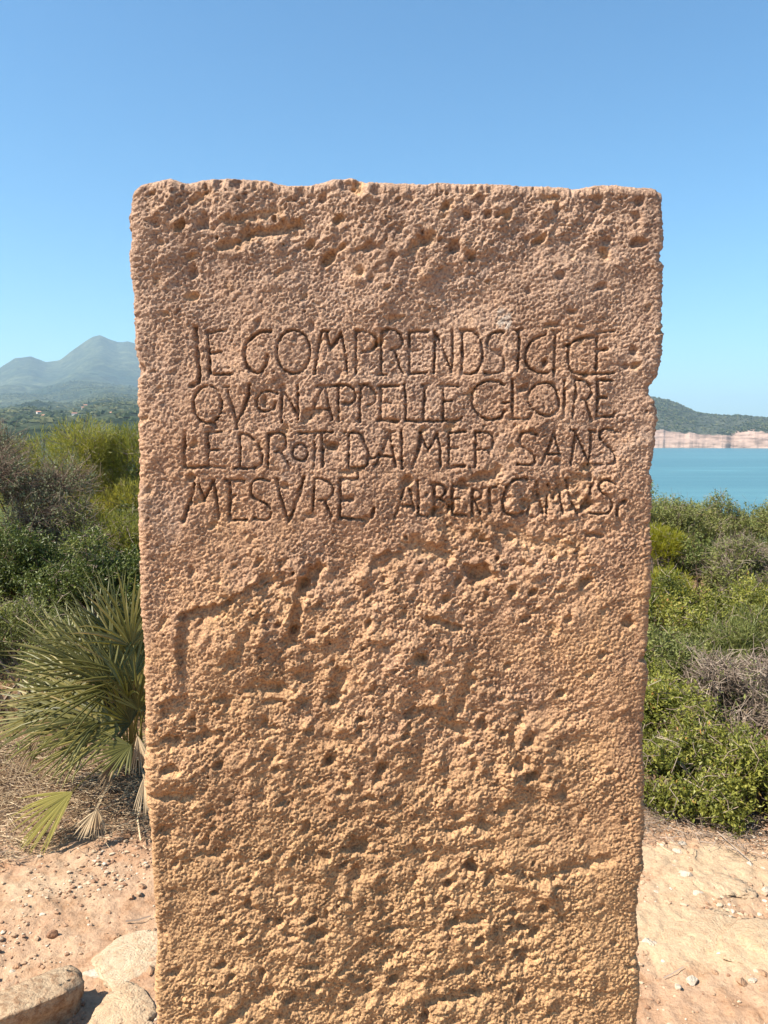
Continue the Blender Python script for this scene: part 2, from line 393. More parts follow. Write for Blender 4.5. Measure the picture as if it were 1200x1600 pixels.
# ------------------------------------------------------------------ headland across the bay (right)
HP = [(600, 690), (750, 670), (850, 640), (930, 622), (1000, 621), (1030, 627), (1045, 630), (1058, 635), (1072, 642), (1085, 648), (1100, 650), (1125, 653), (1150, 652), (1180, 655), (1200, 656), (1280, 660), (1400, 650), (1600, 662), (2200, 680)]
hp_az = np.array([math.atan2((a - 600) / F, 1) for a, b in HP]); hp_e = np.array([(685 - b) / F for a, b in HP])
az = np.radians(np.concatenate([np.linspace(3, 15, 60)[:-1], np.linspace(15, 28, 420)[:-1], np.linspace(28, 50, 110)]))
rad = np.concatenate([np.linspace(2300, 2760, 130)[:-1], np.linspace(2760, 3800, 120)[:-1], np.linspace(3800, 6000, 40)])
A, RR = np.meshgrid(az, rad)
e = np.interp(A, hp_az, hp_e)
X = RR * np.sin(A); Y = RR * np.cos(A)
coast = 2430 + 22 * fbm(A * 50, A * 0, 3, 91) + 3 * fbm(A * 260, A * 0, 3, 92) + 20 * np.exp(-((A - math.atan2(545 / F, 1)) / 0.006) ** 2)
d = RR - coast
ctop = np.interp(np.tan(A) * F + 600, [980, 1030, 1060, 1100, 1128, 1142, 1150, 1165, 1185, 1192, 1215, 1260, 1400], [26, 24, 17, 12, 12, 13, 17, 21, 22, 18, 12, 14, 20]) + 4 * fbm(A * 120, A * 0 + 3, 4, 93)
ctop = ctop - 7 * np.exp(-((A - math.atan2(542 / F, 1)) / 0.006) ** 2)
prof = -30 + (ctop + 30) * (0.55 * sstep(0, 26, d) + 0.12 * sstep(26, 60, d) + 0.33 * sstep(60, 85, d))
ridge = CH + e * 3400
u = np.clip((d - 85) / (3400 - 2515), 0, 1.0)
prof = prof + (ridge - ctop) * (u ** 0.8)
prof = prof - sstep(3400, 5200, RR) * 80
prof = prof + sstep(0, 30, d) * (3.0 * fbm(X / 22, Y / 22, 4, 95)) + sstep(60, 400, d) * sstep(3500, 3200, RR) * 14 * (ridged(X / 260, Y / 260, 4, 97) - 0.55)
Z = np.maximum(prof, -29.5)
bare = 0.9 * sstep(105, 78, d + 14 * fbm(X / 60, Y / 60, 4, 99)) + 0.25 * sstep(0.2, 0.5, fbm(X / 200, Y / 200, 4, 12)) \
    + 0.7 * sstep(0.05, 0.25, fbm(X / 90, Y / 90, 3, 14)) * sstep(math.atan2(520 / F, 1), math.atan2(570 / F, 1), A) * sstep(430, 250, d)
mesh_np('headland', np.stack([X, Y, Z], -1).reshape(-1, 3), grid_faces(len(rad), len(az)), M_HILL, smooth=True, attrs={'bare': bare})['kind'] = 'structure'

# far-off woodland and scrub: small irregular crowns, too many to count
OV = np.array([(1, 0, 0), (-1, 0, 0), (0, 1, 0), (0, -1, 0), (0, 0, 1), (0, 0, -.4), (.7, .7, .5), (-.7, -.6, .6)], float)
OF = np.array([(0, 6, 4), (6, 2, 4), (2, 1, 4), (1, 7, 4), (7, 3, 4), (3, 0, 4), (0, 2, 6), (1, 3, 7), (2, 0, 5), (1, 2, 5), (3, 1, 5), (0, 3, 5)])
def far_crowns(name, label, azr, rr_, n_, zfn, keepfn, smin, smax, mat, seed):
    g = np.random.default_rng(seed)
    a = g.uniform(*azr, n_); r = np.sqrt(g.uniform(rr_[0] ** 2, rr_[1] ** 2, n_))
    z = zfn(a, r); k = keepfn(r * np.sin(a), r * np.cos(a), z, g.uniform(0, 1, n_)); a, r, z = a[k], r[k], z[k]; n_ = len(a)
    sz = g.uniform(smin, smax, (n_, 1, 1)) * np.stack([g.uniform(.8, 1.5, n_), g.uniform(.8, 1.5, n_), g.uniform(.6, 1.1, n_)], 1)[:, None, :]
    V = OV[None] * (1 + .25 * g.standard_normal((n_, len(OV), 1))) * sz
    V = V + np.stack([r * np.sin(a), r * np.cos(a), z + sz[:, 0, 2] * .3], 1)[:, None, :]
    Fc = (OF[None] + (np.arange(n_) * len(OV))[:, None, None]).reshape(-1, 3)
    o = mesh_np(name, V.reshape(-1, 3), Fc, mat, attrs={'tone': np.repeat(g.uniform(0, 1, n_), len(OV))}); tag(o, label, 'woodland', kind='stuff')
M_FAR = mat_leaf('far_foliage', [(0, (0.028, 0.045, 0.022)), (0.5, (0.055, 0.075, 0.035)), (1, (0.12, 0.125, 0.06))], 0, 0.9, 0.1)
far_crowns('far_woodland', 'patchy woods and orchards covering the foot of the distant mountain', (R(-33), R(-10)), (950, 5600), 21000, mount_z,
           lambda x, y, z, q: q < 0.15 + 0.85 * sstep(-.1, .25, fbm(x / 260, y / 260, 4, 19)), 2.0, 5.0, M_FAR, 711)
def head_z(a, r):
    i = np.clip(np.searchsorted(HAZ, a), 1, len(HAZ) - 1); j = np.clip(np.searchsorted(HRAD, r), 1, len(HRAD) - 1)
    return HZ[j, i]
HAZ, HRAD, HZ, HC = az, rad, Z, (ctop)
far_crowns('headland_scrub', 'dark scrub dotted over the slopes above the far cliffs', (R(16), R(29)), (2530, 3500), 7000, head_z,
           lambda x, y, z, q: (z > 15) & (q < 0.2 + 0.8 * sstep(-.15, .3, fbm(x / 120, y / 120, 4, 23))), 2.0, 4.5, M_FAR, 712)

# ------------------------------------------------------------------ stele
D = 1.30; T = 0.155
def to_plane(px, py):
    r = ray(px, py); t = D / r[1]
    return r[0] * t, CH + r[2] * t
LE = [(205, 292), (203, 330), (206, 372), (200, 395), (199, 415), (202, 450), (205, 500), (207, 540), (211, 575), (211, 590), (212, 620), (212, 680), (214, 760), (215, 840), (217, 900), (218, 960), (220, 1005), (223, 1080), (226, 1150), (228, 1240), (233, 1320), (236, 1400), (240, 1480), (238, 1540), (240, 1600)]
RE = [(1036, 286), (1040, 300), (1040, 330), (1041, 360), (1040, 382), (1034, 392), (1033, 405), (1040, 413), (1040, 450), (1038, 520), (1035, 560), (1030, 588), (1019, 603), (1018, 614), (1028, 628), (1032, 650), (1030, 690), (1026, 720), (1021, 736), (1027, 750), (1026, 800), (1022, 850), (1020, 900), (1016, 960), (1016, 1000), (1010, 1025), (1015, 1050), (1010, 1100), (1010, 1180), (1008, 1250), (1010, 1290), (1005, 1320), (1006, 1360), (999, 1400), (1001, 1450), (1003, 1480), (999, 1500), (1003, 1560), (1001, 1600)]
TE = [(200, 298), (208, 290), (222, 284), (240, 280), (262, 276), (290, 284), (315, 279), (345, 276), (390, 277), (420, 280), (450, 287), (480, 286), (505, 281), (520, 277), (550, 277), (562, 281), (600, 284), (640, 285), (700, 283), (760, 286), (800, 288), (880, 290), (905, 293), (925, 290), (945, 286), (1000, 290), (1036, 291), (1045, 296)]
def conv(L): return np.array([to_plane(*p) for p in L])
le = conv(LE)[::-1]; re_ = conv(RE)[::-1]; te = conv(TE)
# height image: 1 mm per pixel
RES = 0.001
IX0, IZ0 = -0.80, -0.10
NX, NZ = 1600, 2400
rng = np.random.default_rng(11)
fx = np.fft.rfftfreq(NX, 1.0)[None, :]; fz = np.fft.fftfreq(NZ, 1.0)[:, None]
def bp(lo, hi, ang=0.0, an=1.0):
    w_ = rng.standard_normal((NZ, NX)).astype(np.float32)
    ca, sa = math.cos(ang), math.sin(ang)
    f1 = fx * ca + fz * sa; f2 = (-fx * sa + fz * ca) * an
    fr = np.sqrt(f1 * f1 + f2 * f2) + 1e-9
    lc = math.log(2.0 / (lo + hi)); s = math.log(hi / lo) * 0.5
    g = np.exp(-0.5 * ((np.log(fr) - lc) / s) ** 2) / np.sqrt(fr)
    o = np.fft.irfft2(np.fft.rfft2(w_) * g, s=(NZ, NX)); return (o / o.std()).astype(np.float32)
def blur(a, s):
    g = np.exp(-2 * (math.pi * s) ** 2 * (fx ** 2 + fz ** 2)); return np.fft.irfft2(np.fft.rfft2(a) * g, s=(NZ, NX)).astype(np.float32)
ANG = R(-52)
grain = 0.55 * bp(4, 7.5, ANG, 1.35) + 0.95 * bp(2.6, 13, ANG, 1.25); crumb = np.maximum(0, bp(3.5, 10) - 0.95); mid = bp(9, 20, ANG, 1.9); big = bp(35, 90); huge = bp(150, 420); fine = bp(2.6, 4)
XI = IX0 + RES * np.arange(NX)[None, :]; ZI = IZ0 + RES * np.arange(NZ)[:, None]
def blobmask(lst):
    """soft union of ellipses given in photo pixels"""
    m = np.zeros((NZ, NX), np.float32)
    for cx, cy, rx, ry, a in lst:
        x0, z0 = to_plane(cx, cy); k = D / F
        u = (XI - x0) / (rx * k); v = (ZI - z0) / (ry * k)
        m = np.maximum(m, a * sstep(1.25, 0.6, u * u + v * v).astype(np.float32))
    return m
rough = 0.50 + blobmask([(420, 340, 230, 70, .45), (760, 330, 260, 70, .35), (640, 400, 160, 50, .35), (820, 800, 160, 55, .55), (760, 900, 190, 70, .5),
                         (560, 1020, 200, 150, .6), (640, 1180, 300, 170, .5), (480, 930, 150, 60, .5), (330, 1180, 130, 100, .5), (620, 1420, 330, 140, .6), (330, 1330, 90, 120, .35), (700, 1540, 280, 90, .6), (420, 1560, 170, 70, .5), (900, 1250, 90, 60, .2)])
rough = blur(rough, 14) + 0.08 * big
rough = np.clip(rough, 0.35, 1.3)
H = np.zeros((NZ, NX), np.float32)
H += 0.0030 * huge
H += rough ** 1.5 * 0.0017 * big
H += (rough ** 1.2) * 0.00078 * mid
gm = np.clip(1 + 0.20 * bp(50, 190), 0.6, 1.4)
H += gm * (0.5 + 0.45 * rough) * (0.00090 * grain - 0.0013 * np.minimum(crumb, 1.6)) + 0.0003 * fine
# eroded pockets
pk = np.maximum(0, bp(22, 60, ANG, 1.3) - (2.15 - 0.75 * np.clip(rough, 0, 1.2)))
H -= 0.0085 * np.minimum(pk, 1.5) * np.clip(rough, 0, 1.1)
pk2 = np.maximum(0, bp(9, 18) - (2.2 - 0.5 * rough)); H -= 0.0035 * np.minimum(pk2, 1.2)
wear = np.clip(blur(np.minimum(pk, 1), 2) * 0.8, 0, 1)
def seg_dist(pts, win, ret_side=False):
    """distance image (in photo pixels) to a polyline inside a window"""
    P_ = np.array([to_plane(*p) for p in pts]); k = D / F
    x0 = int((P_[:, 0].min() - win * k - IX0) / RES); x1 = int((P_[:, 0].max() + win * k - IX0) / RES) + 1
    z0 = int((P_[:, 1].min() - win * k - IZ0) / RES); z1 = int((P_[:, 1].max() + win * k - IZ0) / RES) + 1
    xs = XI[:, x0:x1]; zs = ZI[z0:z1, :]
    dm = np.full((z1 - z0, x1 - x0), 1e9); sd = np.zeros_like(dm); fd = np.zeros_like(dm)
    tot_ = np.linalg.norm(np.diff(P_, axis=0), axis=1); acc = 0.0; Lt = tot_.sum()
    for (a, b), sl0 in zip(zip(P_[:-1], P_[1:]), tot_):
        ex, ez = b - a; L2 = ex * ex + ez * ez + 1e-12
        tu = ((xs - a[0]) * ex + (zs - a[1]) * ez) / L2; t = np.clip(tu, 0, 1)
        dx = xs - a[0] - t * ex; dz = zs - a[1] - t * ez
        dd = np.hypot(dx, dz); cr = (ex * dz - ez * dx)
        upd = dd < dm; sd = np.where(upd, np.sign(cr), sd); fr_ = (acc + t * sl0) / Lt
        fv_ = sstep(0, .22, fr_) * sstep(1, .78, fr_)
        fd = np.where(upd, fv_, fd); dm = np.minimum(dm, dd); acc += sl0
    sl_ = (slice(z0, z1), slice(x0, x1))
    return (dm / k, sd, sl_) if not ret_side else (dm / k, sd, sl_, fd)
carve = np.zeros((NZ, NX), np.float32)
def smooth_pts(pts):
    """Catmull-Rom through the points"""
    if len(pts) < 3: return pts
    p = [pts[0]] + list(pts) + [pts[-1]]; o = []
    for i in range(1, len(p) - 2):
        for t in (0, .25, .5, .75):
            o.append(tuple(0.5 * (2 * p[i][c] + (p[i + 1][c] - p[i - 1][c]) * t + (2 * p[i - 1][c] - 5 * p[i][c] + 4 * p[i + 1][c] - p[i + 2][c]) * t * t + (3 * p[i][c] - p[i - 1][c] - 3 * p[i + 1][c] + p[i + 2][c]) * t ** 3) for c in (0, 1)))
    o.append(tuple(pts[-1])); return o
wobx = bp(14, 40)
def groove(pts, wd=5.0, dep=6.0, curve=True):
    if curve: pts = smooth_pts(pts)
    dm, sd, s = seg_dist(pts, wd * 2.2)
    wv = wd * (1 + 0.20 * wobx[s])
    g = dep * 0.001 * sstep(1.0, 0.2, (dm + 0.32 * grain[s] + 0.3 * mid[s]) / wv) * np.clip(0.95 + 0.22 * big[s] + 0.12 * mid[s], 0.45, 1.2)
    carve[s] = np.maximum(carve[s], g * (1 + 0.18 * mid[s]))
W, DP = 3.6, 10.5
def ell(cx, cy, rx, ry, n=18):
    return [(cx + rx * math.cos(2 * math.pi * i / n), cy + ry * math.sin(2 * math.pi * i / n)) for i in range(n + 1)]
LET = [
 # JE COMPRENDS ICI CE
 (6.5, [(304, 512), (306, 530), (308, 560), (312, 582), (310, 597), (299, 604)]), (5, [(323, 517), (325, 545), (328, 586)]), (0, [(322, 520), (352, 515)]), (0, [(327, 553), (344, 549)]), (0, [(328, 586), (362, 585)]),
 (5, [(424, 518), (408, 519), (394, 527), (384, 541), (382, 557), (387, 573)]), (4.5, [(418, 556), (415, 572), (405, 583), (394, 580), (387, 573)]),
 (0, ell(459, 550, 26, 34)),
 (0, [(503, 518), (497, 545), (492, 585)]), (0, [(502, 518), (512, 518)]), (0, [(510, 519), (516, 546)]), (5, [(516, 546), (533, 520)]), (0, [(533, 520), (539, 550), (543, 583)]),
 (0, [(556, 516), (556, 583)]), (0, [(556, 517), (573, 518), (586, 526), (587, 540), (580, 546), (566, 550)]),
 (0, [(597, 516), (595, 550), (596, 584)]), (0, [(590, 585), (604, 585)]), (0, [(597, 519), (606, 514), (618, 516), (627, 524), (627, 540), (612, 546)]), (0, [(617, 548), (626, 575), (631, 583)]),
 (0, [(640, 518), (640, 583)]), (0, [(640, 518), (669, 516)]), (0, [(640, 548), (653, 547)]), (0, [(640, 583), (668, 582)]),
 (0, [(679, 517), (680, 545), (678, 581)]), (0, [(681, 519), (690, 535), (697, 555), (705, 577)]), (0, [(707, 515), (708, 545), (706, 580)]),
 (0, [(723, 517), (722, 584)]), (0, [(721, 517), (738, 517), (750, 530), (754, 552), (750, 572), (740, 583), (721, 584)]),
 (0, [(788, 519), (775, 519), (765, 525), (762, 537), (768, 547), (779, 553), (787, 561), (786, 577), (776, 583), (760, 583), (754, 578)]),
 (0, [(811, 515), (811, 540), (808, 583)]), (5, [(807, 517), (815, 514)]),
 (0, [(852, 524), (840, 527), (829, 535), (822, 550), (822, 566), (831, 577), (844, 583), (857, 582)]),
 (0, [(868, 519), (867, 550), (866, 586)]), (0, [(864, 518), (874, 518)]),
 (0, [(926, 526), (910, 528), (896, 534), (889, 544), (888, 560), (891, 575), (900, 583), (926, 584)]), (5, [(882, 540), (893, 537)]),
 (0, [(934, 518), (933, 550), (932, 584)]), (0, [(934, 519), (960, 517)]), (5, [(934, 547), (948, 546)]), (0, [(930, 584), (960, 583)]),
 # OU ON APPELLE GLOIRE
 (0, ell(325, 632, 22, 29)), (0, [(334, 659), (338, 668)]),
 (0, [(350, 605), (357, 605)]), (0, [(354, 605), (361, 628), (369, 655), (370, 670)]), (5, [(390, 602), (387, 622), (378, 645), (370, 662)]),
 (0, [(434, 615), (422, 611), (408, 614), (401, 625), (403, 638), (413, 643), (425, 639), (431, 628)]), (0, [(413, 618), (414, 636)]),
 (0, [(441, 602), (440, 660)]), (0, [(465, 603), (466, 656)]), (4, [(443, 612), (452, 625), (463, 645)]),
 (0, [(506, 603), (497, 622), (484, 655)]), (5, [(496, 604), (526, 603)]), (0, [(509, 605), (513, 630), (520, 656)]), (0, [(491, 639), (513, 640)]),
 (0, [(529, 603), (529, 658)]), (0, [(529, 602), (545, 603), (554, 611), (554, 623), (548, 630), (537, 630)]),
 (0, [(564, 603), (562, 630), (562, 660)]), (0, [(562, 602), (573, 602), (584, 610), (587, 621), (583, 631), (572, 633)]),
 (0, [(595, 605), (595, 657)]), (5, [(591, 604), (622, 602)]), (0, [(597, 630), (610, 629)]), (5, [(590, 657), (622, 658)]),
 (0, [(632, 600), (634, 625), (634, 656)]), (0, [(634, 657), (656, 658)]),
 (0, [(664, 601), (663, 630), (661, 658)]), (0, [(660, 602), (671, 600)]), (0, [(658, 658), (686, 658)]),
 (0, [(693, 603), (693, 658)]), (0, [(688, 602), (716, 603)]), (0, [(694, 627), (706, 626)]), (0, [(690, 658), (716, 657), (722, 651)]),
 (0, [(788, 602), (778, 596), (764, 595), (748, 601), (739, 614), (738, 632), (746, 645), (758, 654), (770, 656), (782, 652), (789, 641)]), (0, [(785, 630), (796, 628)]),
 (0, [(800, 593), (801, 620), (800, 654)]), (0, [(797, 654), (825, 654), (829, 646)]),
 (0, [(824, 618), (836, 602), (852, 598), (864, 601), (871, 615), (874, 632), (869, 643), (858, 649), (845, 648), (834, 640), (826, 630), (824, 616)]),
 (0, [(883, 595), (882, 625), (881, 652)]),
 (0, [(899, 590), (900, 612), (897, 634), (895, 653)]), (0, [(901, 594), (915, 595), (923, 604), (924, 616), (919, 623), (910, 624)]), (0, [(915, 626), (921, 642), (926, 658)]),
 (0, [(934, 594), (935, 620), (933, 651)]), (0, [(933, 594), (958, 594)]), (5, [(936, 621), (948, 621)]), (0, [(933, 651), (957, 650), (962, 644)]),
 # LE DROIT D'AIMER SANS
 (5, [(290, 675), (288, 700), (288, 730)]), (0, [(290, 731), (315, 730)]),
 (0, [(325, 676), (326, 700), (325, 730)]), (0, [(322, 676), (347, 675)]), (0, [(327, 703), (342, 703)]), (0, [(318, 729), (352, 731)]),
 (0, [(374, 680), (376, 705), (375, 731)]), (0, [(376, 678), (388, 680), (402, 693), (409, 708), (409, 722), (402, 730), (386, 732), (366, 731)]),
 (0, [(419, 678), (420, 700), (419, 730)]), (0, [(420, 678), (441, 677), (447, 690), (443, 702), (428, 707)]), (0, [(439, 707), (449, 721), (454, 731)]),
 (0, ell(469, 707, 12, 13, 12)), (0, [(492, 680), (491, 728)]), (0, [(466, 677), (520, 675)]), (0, [(503, 678), (504, 728)]),
 (0, [(545, 678), (545, 730)]), (0, [(538, 676), (560, 677), (569, 688), (575, 705), (575, 720), (568, 730), (545, 731)]),
 (0, [(607, 677), (600, 700), (586, 727)]), (0, [(602, 675), (615, 675)]), (0, [(609, 677), (613, 700), (618, 729)]), (0, [(591, 712), (613, 714)]), (4.5, [(576, 713), (584, 717), (592, 709)]),
 (0, [(627, 673), (628, 700), (628, 731)]),
 (5, [(657, 676), (654, 700), (644, 730)]), (0, [(657, 678), (663, 690), (669, 704)]), (5, [(669, 704), (684, 678)]), (0, [(684, 678), (688, 700), (688, 729)]),
 (0, [(701, 677), (702, 700), (701, 729)]), (5, [(703, 677), (728, 674)]), (0, [(702, 701), (716, 700)]), (5, [(701, 730), (727, 728)]),
 (0, [(744, 675), (743, 731)]), (0, [(743, 676), (762, 676), (771, 685), (769, 698), (762, 702), (746, 703)]), (4, [(762, 703), (767, 713)]),
 (0, [(838, 679), (828, 675), (816, 678), (811, 689), (816, 698), (826, 704), (835, 713), (835, 723), (824, 727), (808, 726)]),
 (0, [(866, 674), (858, 700), (846, 726)]), (0, [(866, 676), (873, 705)]), (0, [(852, 710), (875, 709)]),
 (0, [(900, 672), (898, 692), (893, 726)]), (0, [(892, 671), (902, 673)]), (3, [(902, 680), (914, 706), (922, 724)]), (0, [(924, 674), (924, 700), (921, 726)]), (0, [(921, 673), (931, 674)]),
 (0, [(968, 675), (956, 671), (943, 672), (939, 682), (945, 692), (956, 702), (963, 712), (960, 723), (948, 726), (932, 725)]),
 # MESURE, ALBERT CAMUS
 (5.5, [(303, 756), (297, 780), (286, 815)]), (0, [(310, 757), (318, 782)]), (5, [(318, 782), (333, 751)]), (0, [(333, 752), (338, 785), (341, 813)]),
 (5, [(358, 754), (358, 785), (357, 814)]), (0, [(352, 750), (381, 751)]), (5, [(358, 777), (366, 775)]), (0, [(357, 814), (386, 813)]),
 (0, [(421, 752), (408, 748), (396, 752), (392, 764), (394, 776), (405, 783), (417, 790), (423, 800), (419, 811), (406, 813), (395, 810)]),
 (0, [(433, 747), (438, 775), (451, 815)]), (5, [(475, 745), (466, 775), (452, 813)]),
 (0, [(492, 747), (490, 775), (488, 803)]), (0, [(492, 747), (508, 750), (520, 760), (520, 771), (511, 780), (497, 782)]), (0, [(508, 784), (513, 795), (518, 808)]),
 (5, [(531, 748), (532, 780), (531, 808)]), (0, [(530, 747), (558, 748), (558, 736)]), (9, [(535, 779), (550, 780)]), (5, [(531, 809), (566, 812)]),
 (5, [(585, 794), (580, 808)]),
 (0, [(632, 758), (625, 785), (616, 810)]), (0, [(640, 764), (647, 797)]), (0, [(626, 790), (645, 791)]),
 (0, [(653, 752), (654, 806)]), (0, [(652, 806), (668, 806)]),
 (5, [(679, 757), (679, 805)]), (5, [(674, 756), (690, 758), (696, 767), (690, 777), (681, 779)]), (5.5, [(682, 780), (697, 784), (702, 793), (695, 804), (677, 806)]),
 (5, [(707, 760), (708, 806)]), (0, [(707, 760), (722, 759)]), (0, [(707, 780), (718, 779)]), (5, [(708, 806), (728, 805)]),
 (4.5, [(738, 764), (738, 805)]), (0, [(738, 765), (750, 768), (751, 777), (740, 783)]), (0, [(743, 785), (752, 804)]),
 (0, [(754, 763), (776, 761)]), (5, [(765, 763), (766, 800)]),
 (5, [(825, 749), (807, 749), (795, 757), (788, 772), (786, 788), (790, 801), (804, 806), (817, 802)]),
 (5, [(838, 754), (832, 780), (824, 803)]), (6, [(838, 756), (843, 780), (850, 803)]), (0, [(828, 784), (845, 783)]),
 (5, [(858, 757), (855, 803)]), (5, [(858, 757), (866, 780)]), (5, [(866, 780), (874, 757)]), (0, [(874, 757), (880, 802)]),
 (5, [(886, 750), (892, 778), (903, 803)]), (6, [(930, 750), (920, 775), (904, 803)]),
 (0, [(962, 757), (948, 750), (937, 757), (940, 769), (953, 779), (957, 791), (948, 802), (924, 803)]), (4.5, [(978, 783), (967, 789), (964, 804)]),
]
for wd, pts in LET:
    groove(pts, (wd or W * 1.1) * 0.66, DP * (1.0 if wd == 0 else 1.15), curve=len(pts) > 2)
# wide worn channels and gashes
for wd, dep, pts in [
 (12, 11, [(345, 385), (372, 378), (395, 362), (425, 362), (465, 350)]), (10, 7, [(355, 345), (400, 338), (430, 330)]), (8, 7, [(300, 318), (322, 300)]),
 (10, 9, [(640, 390), (655, 378), (672, 372)]), (8, 6, [(850, 312), (872, 306)]), (7, 6, [(610, 500), (632, 494)]), (8, 5, [(690, 340), (704, 318)]),
 (14, 18, [(495, 890), (476, 915), (463, 950), (458, 995)]), (15, 10, [(400, 965), (380, 1005), (358, 1042)]), (8, 10, [(668, 968), (690, 972), (722, 982)]),
 (16, 7, [(420, 905), (455, 925), (440, 960)]), (14, 9, [(390, 1078), (430, 1075), (460, 1085)]), (13, 10, [(708, 1120), (728, 1080), (735, 1050)]), (11, 10, [(810, 1180), (800, 1150), (815, 1120)]),
 (16, 9, [(235, 1175), (280, 1162), (330, 1150)]), (10, 8, [(240, 1245), (300, 1246)]), (12, 9, [(690, 1130), (725, 1142)]), (14, 9, [(560, 1370), (540, 1410)]),
 (14, 10, [(505, 1460), (490, 1462)]), (9, 8, [(470, 1511), (495, 1511)]), (10, 8, [(480, 1555), (500, 1540)]), (14, 10, [(360, 1590), (390, 1565), (420, 1552)]), (14, 11, [(670, 1570), (710, 1560), (745, 1550)]),
 (11, 10, [(780, 1270), (800, 1255)]), (12, 8, [(700, 1300), (740, 1290), (760, 1295)]), (15, 8, [(850, 1370), (900, 1355), (950, 1345)]), (12, 9, [(730, 1510), (752, 1500)]),
 (15, 9, [(700, 1440), (755, 1430)]), (12, 8, [(820, 1370), (850, 1376)]), (12, 7, [(320, 1340), (350, 1330)]), (14, 8, [(570, 1520), (610, 1500)]),
 (8, 7, [(540, 735), (558, 735)]), (14, 9, [(745, 745), (775, 742)]), (16, 8, [(840, 775), (880, 760), (925, 745)]), (15, 7, [(690, 790), (700, 830)]), (18, 8, [(790, 830), (840, 850), (900, 855)]), (16, 9, [(640, 850), (700, 870)])]:
    dm, sd, s = seg_dist(smooth_pts(pts), wd * 2)
    g = dep * 0.001 * sstep(1.05, 0.1, dm / (wd * (1 + 0.35 * wobx[s] + 0.12 * mid[s])))
    carve[s] = np.maximum(carve[s], 0.9 * g)
    wear[s] = np.maximum(wear[s], 0.35 * (g > 0.001))
# one-sided scarps: sharp on the line, running out to the right-hand side of its direction
for run, dep, pts in [
 (70, 13, [(290, 1100), (284, 1060), (277, 1030), (279, 985), (290, 956), (330, 950), (372, 928), (410, 908), (470, 896)]),
 (40, 9, [(515, 1080), (520, 1060), (545, 1050)]), 
 (50, 8, [(575, 900), (590, 870), (640, 860)]), (55, 9, [(250, 1130), (262, 1095), (300, 1085)]),
 (40, 9, [(625, 1120), (660, 1105), (700, 1110)])]:
    dm, sd, s, fd = seg_dist(smooth_pts(pts), run * 1.7, True)
    side = (sd < 0); dm = dm + np.where(side, 1, 0) * 0; dm = np.maximum(0, dm + 2.2 * wobx[s] + 1.6 * mid[s])
    q = np.clip(1 - dm / (run * (1 + 0.2 * wobx[s])), 0, 1)
    g = dep * 0.001 * np.where(side, q ** 1.6, sstep(3.0, 0, dm) * 0.9) * fd
    # fade at the ends of the line
    carve[s] = np.maximum(carve[s], g)
    wear[s] = np.maximum(wear[s], 0.35 * np.clip(g / 0.01, 0, 1))
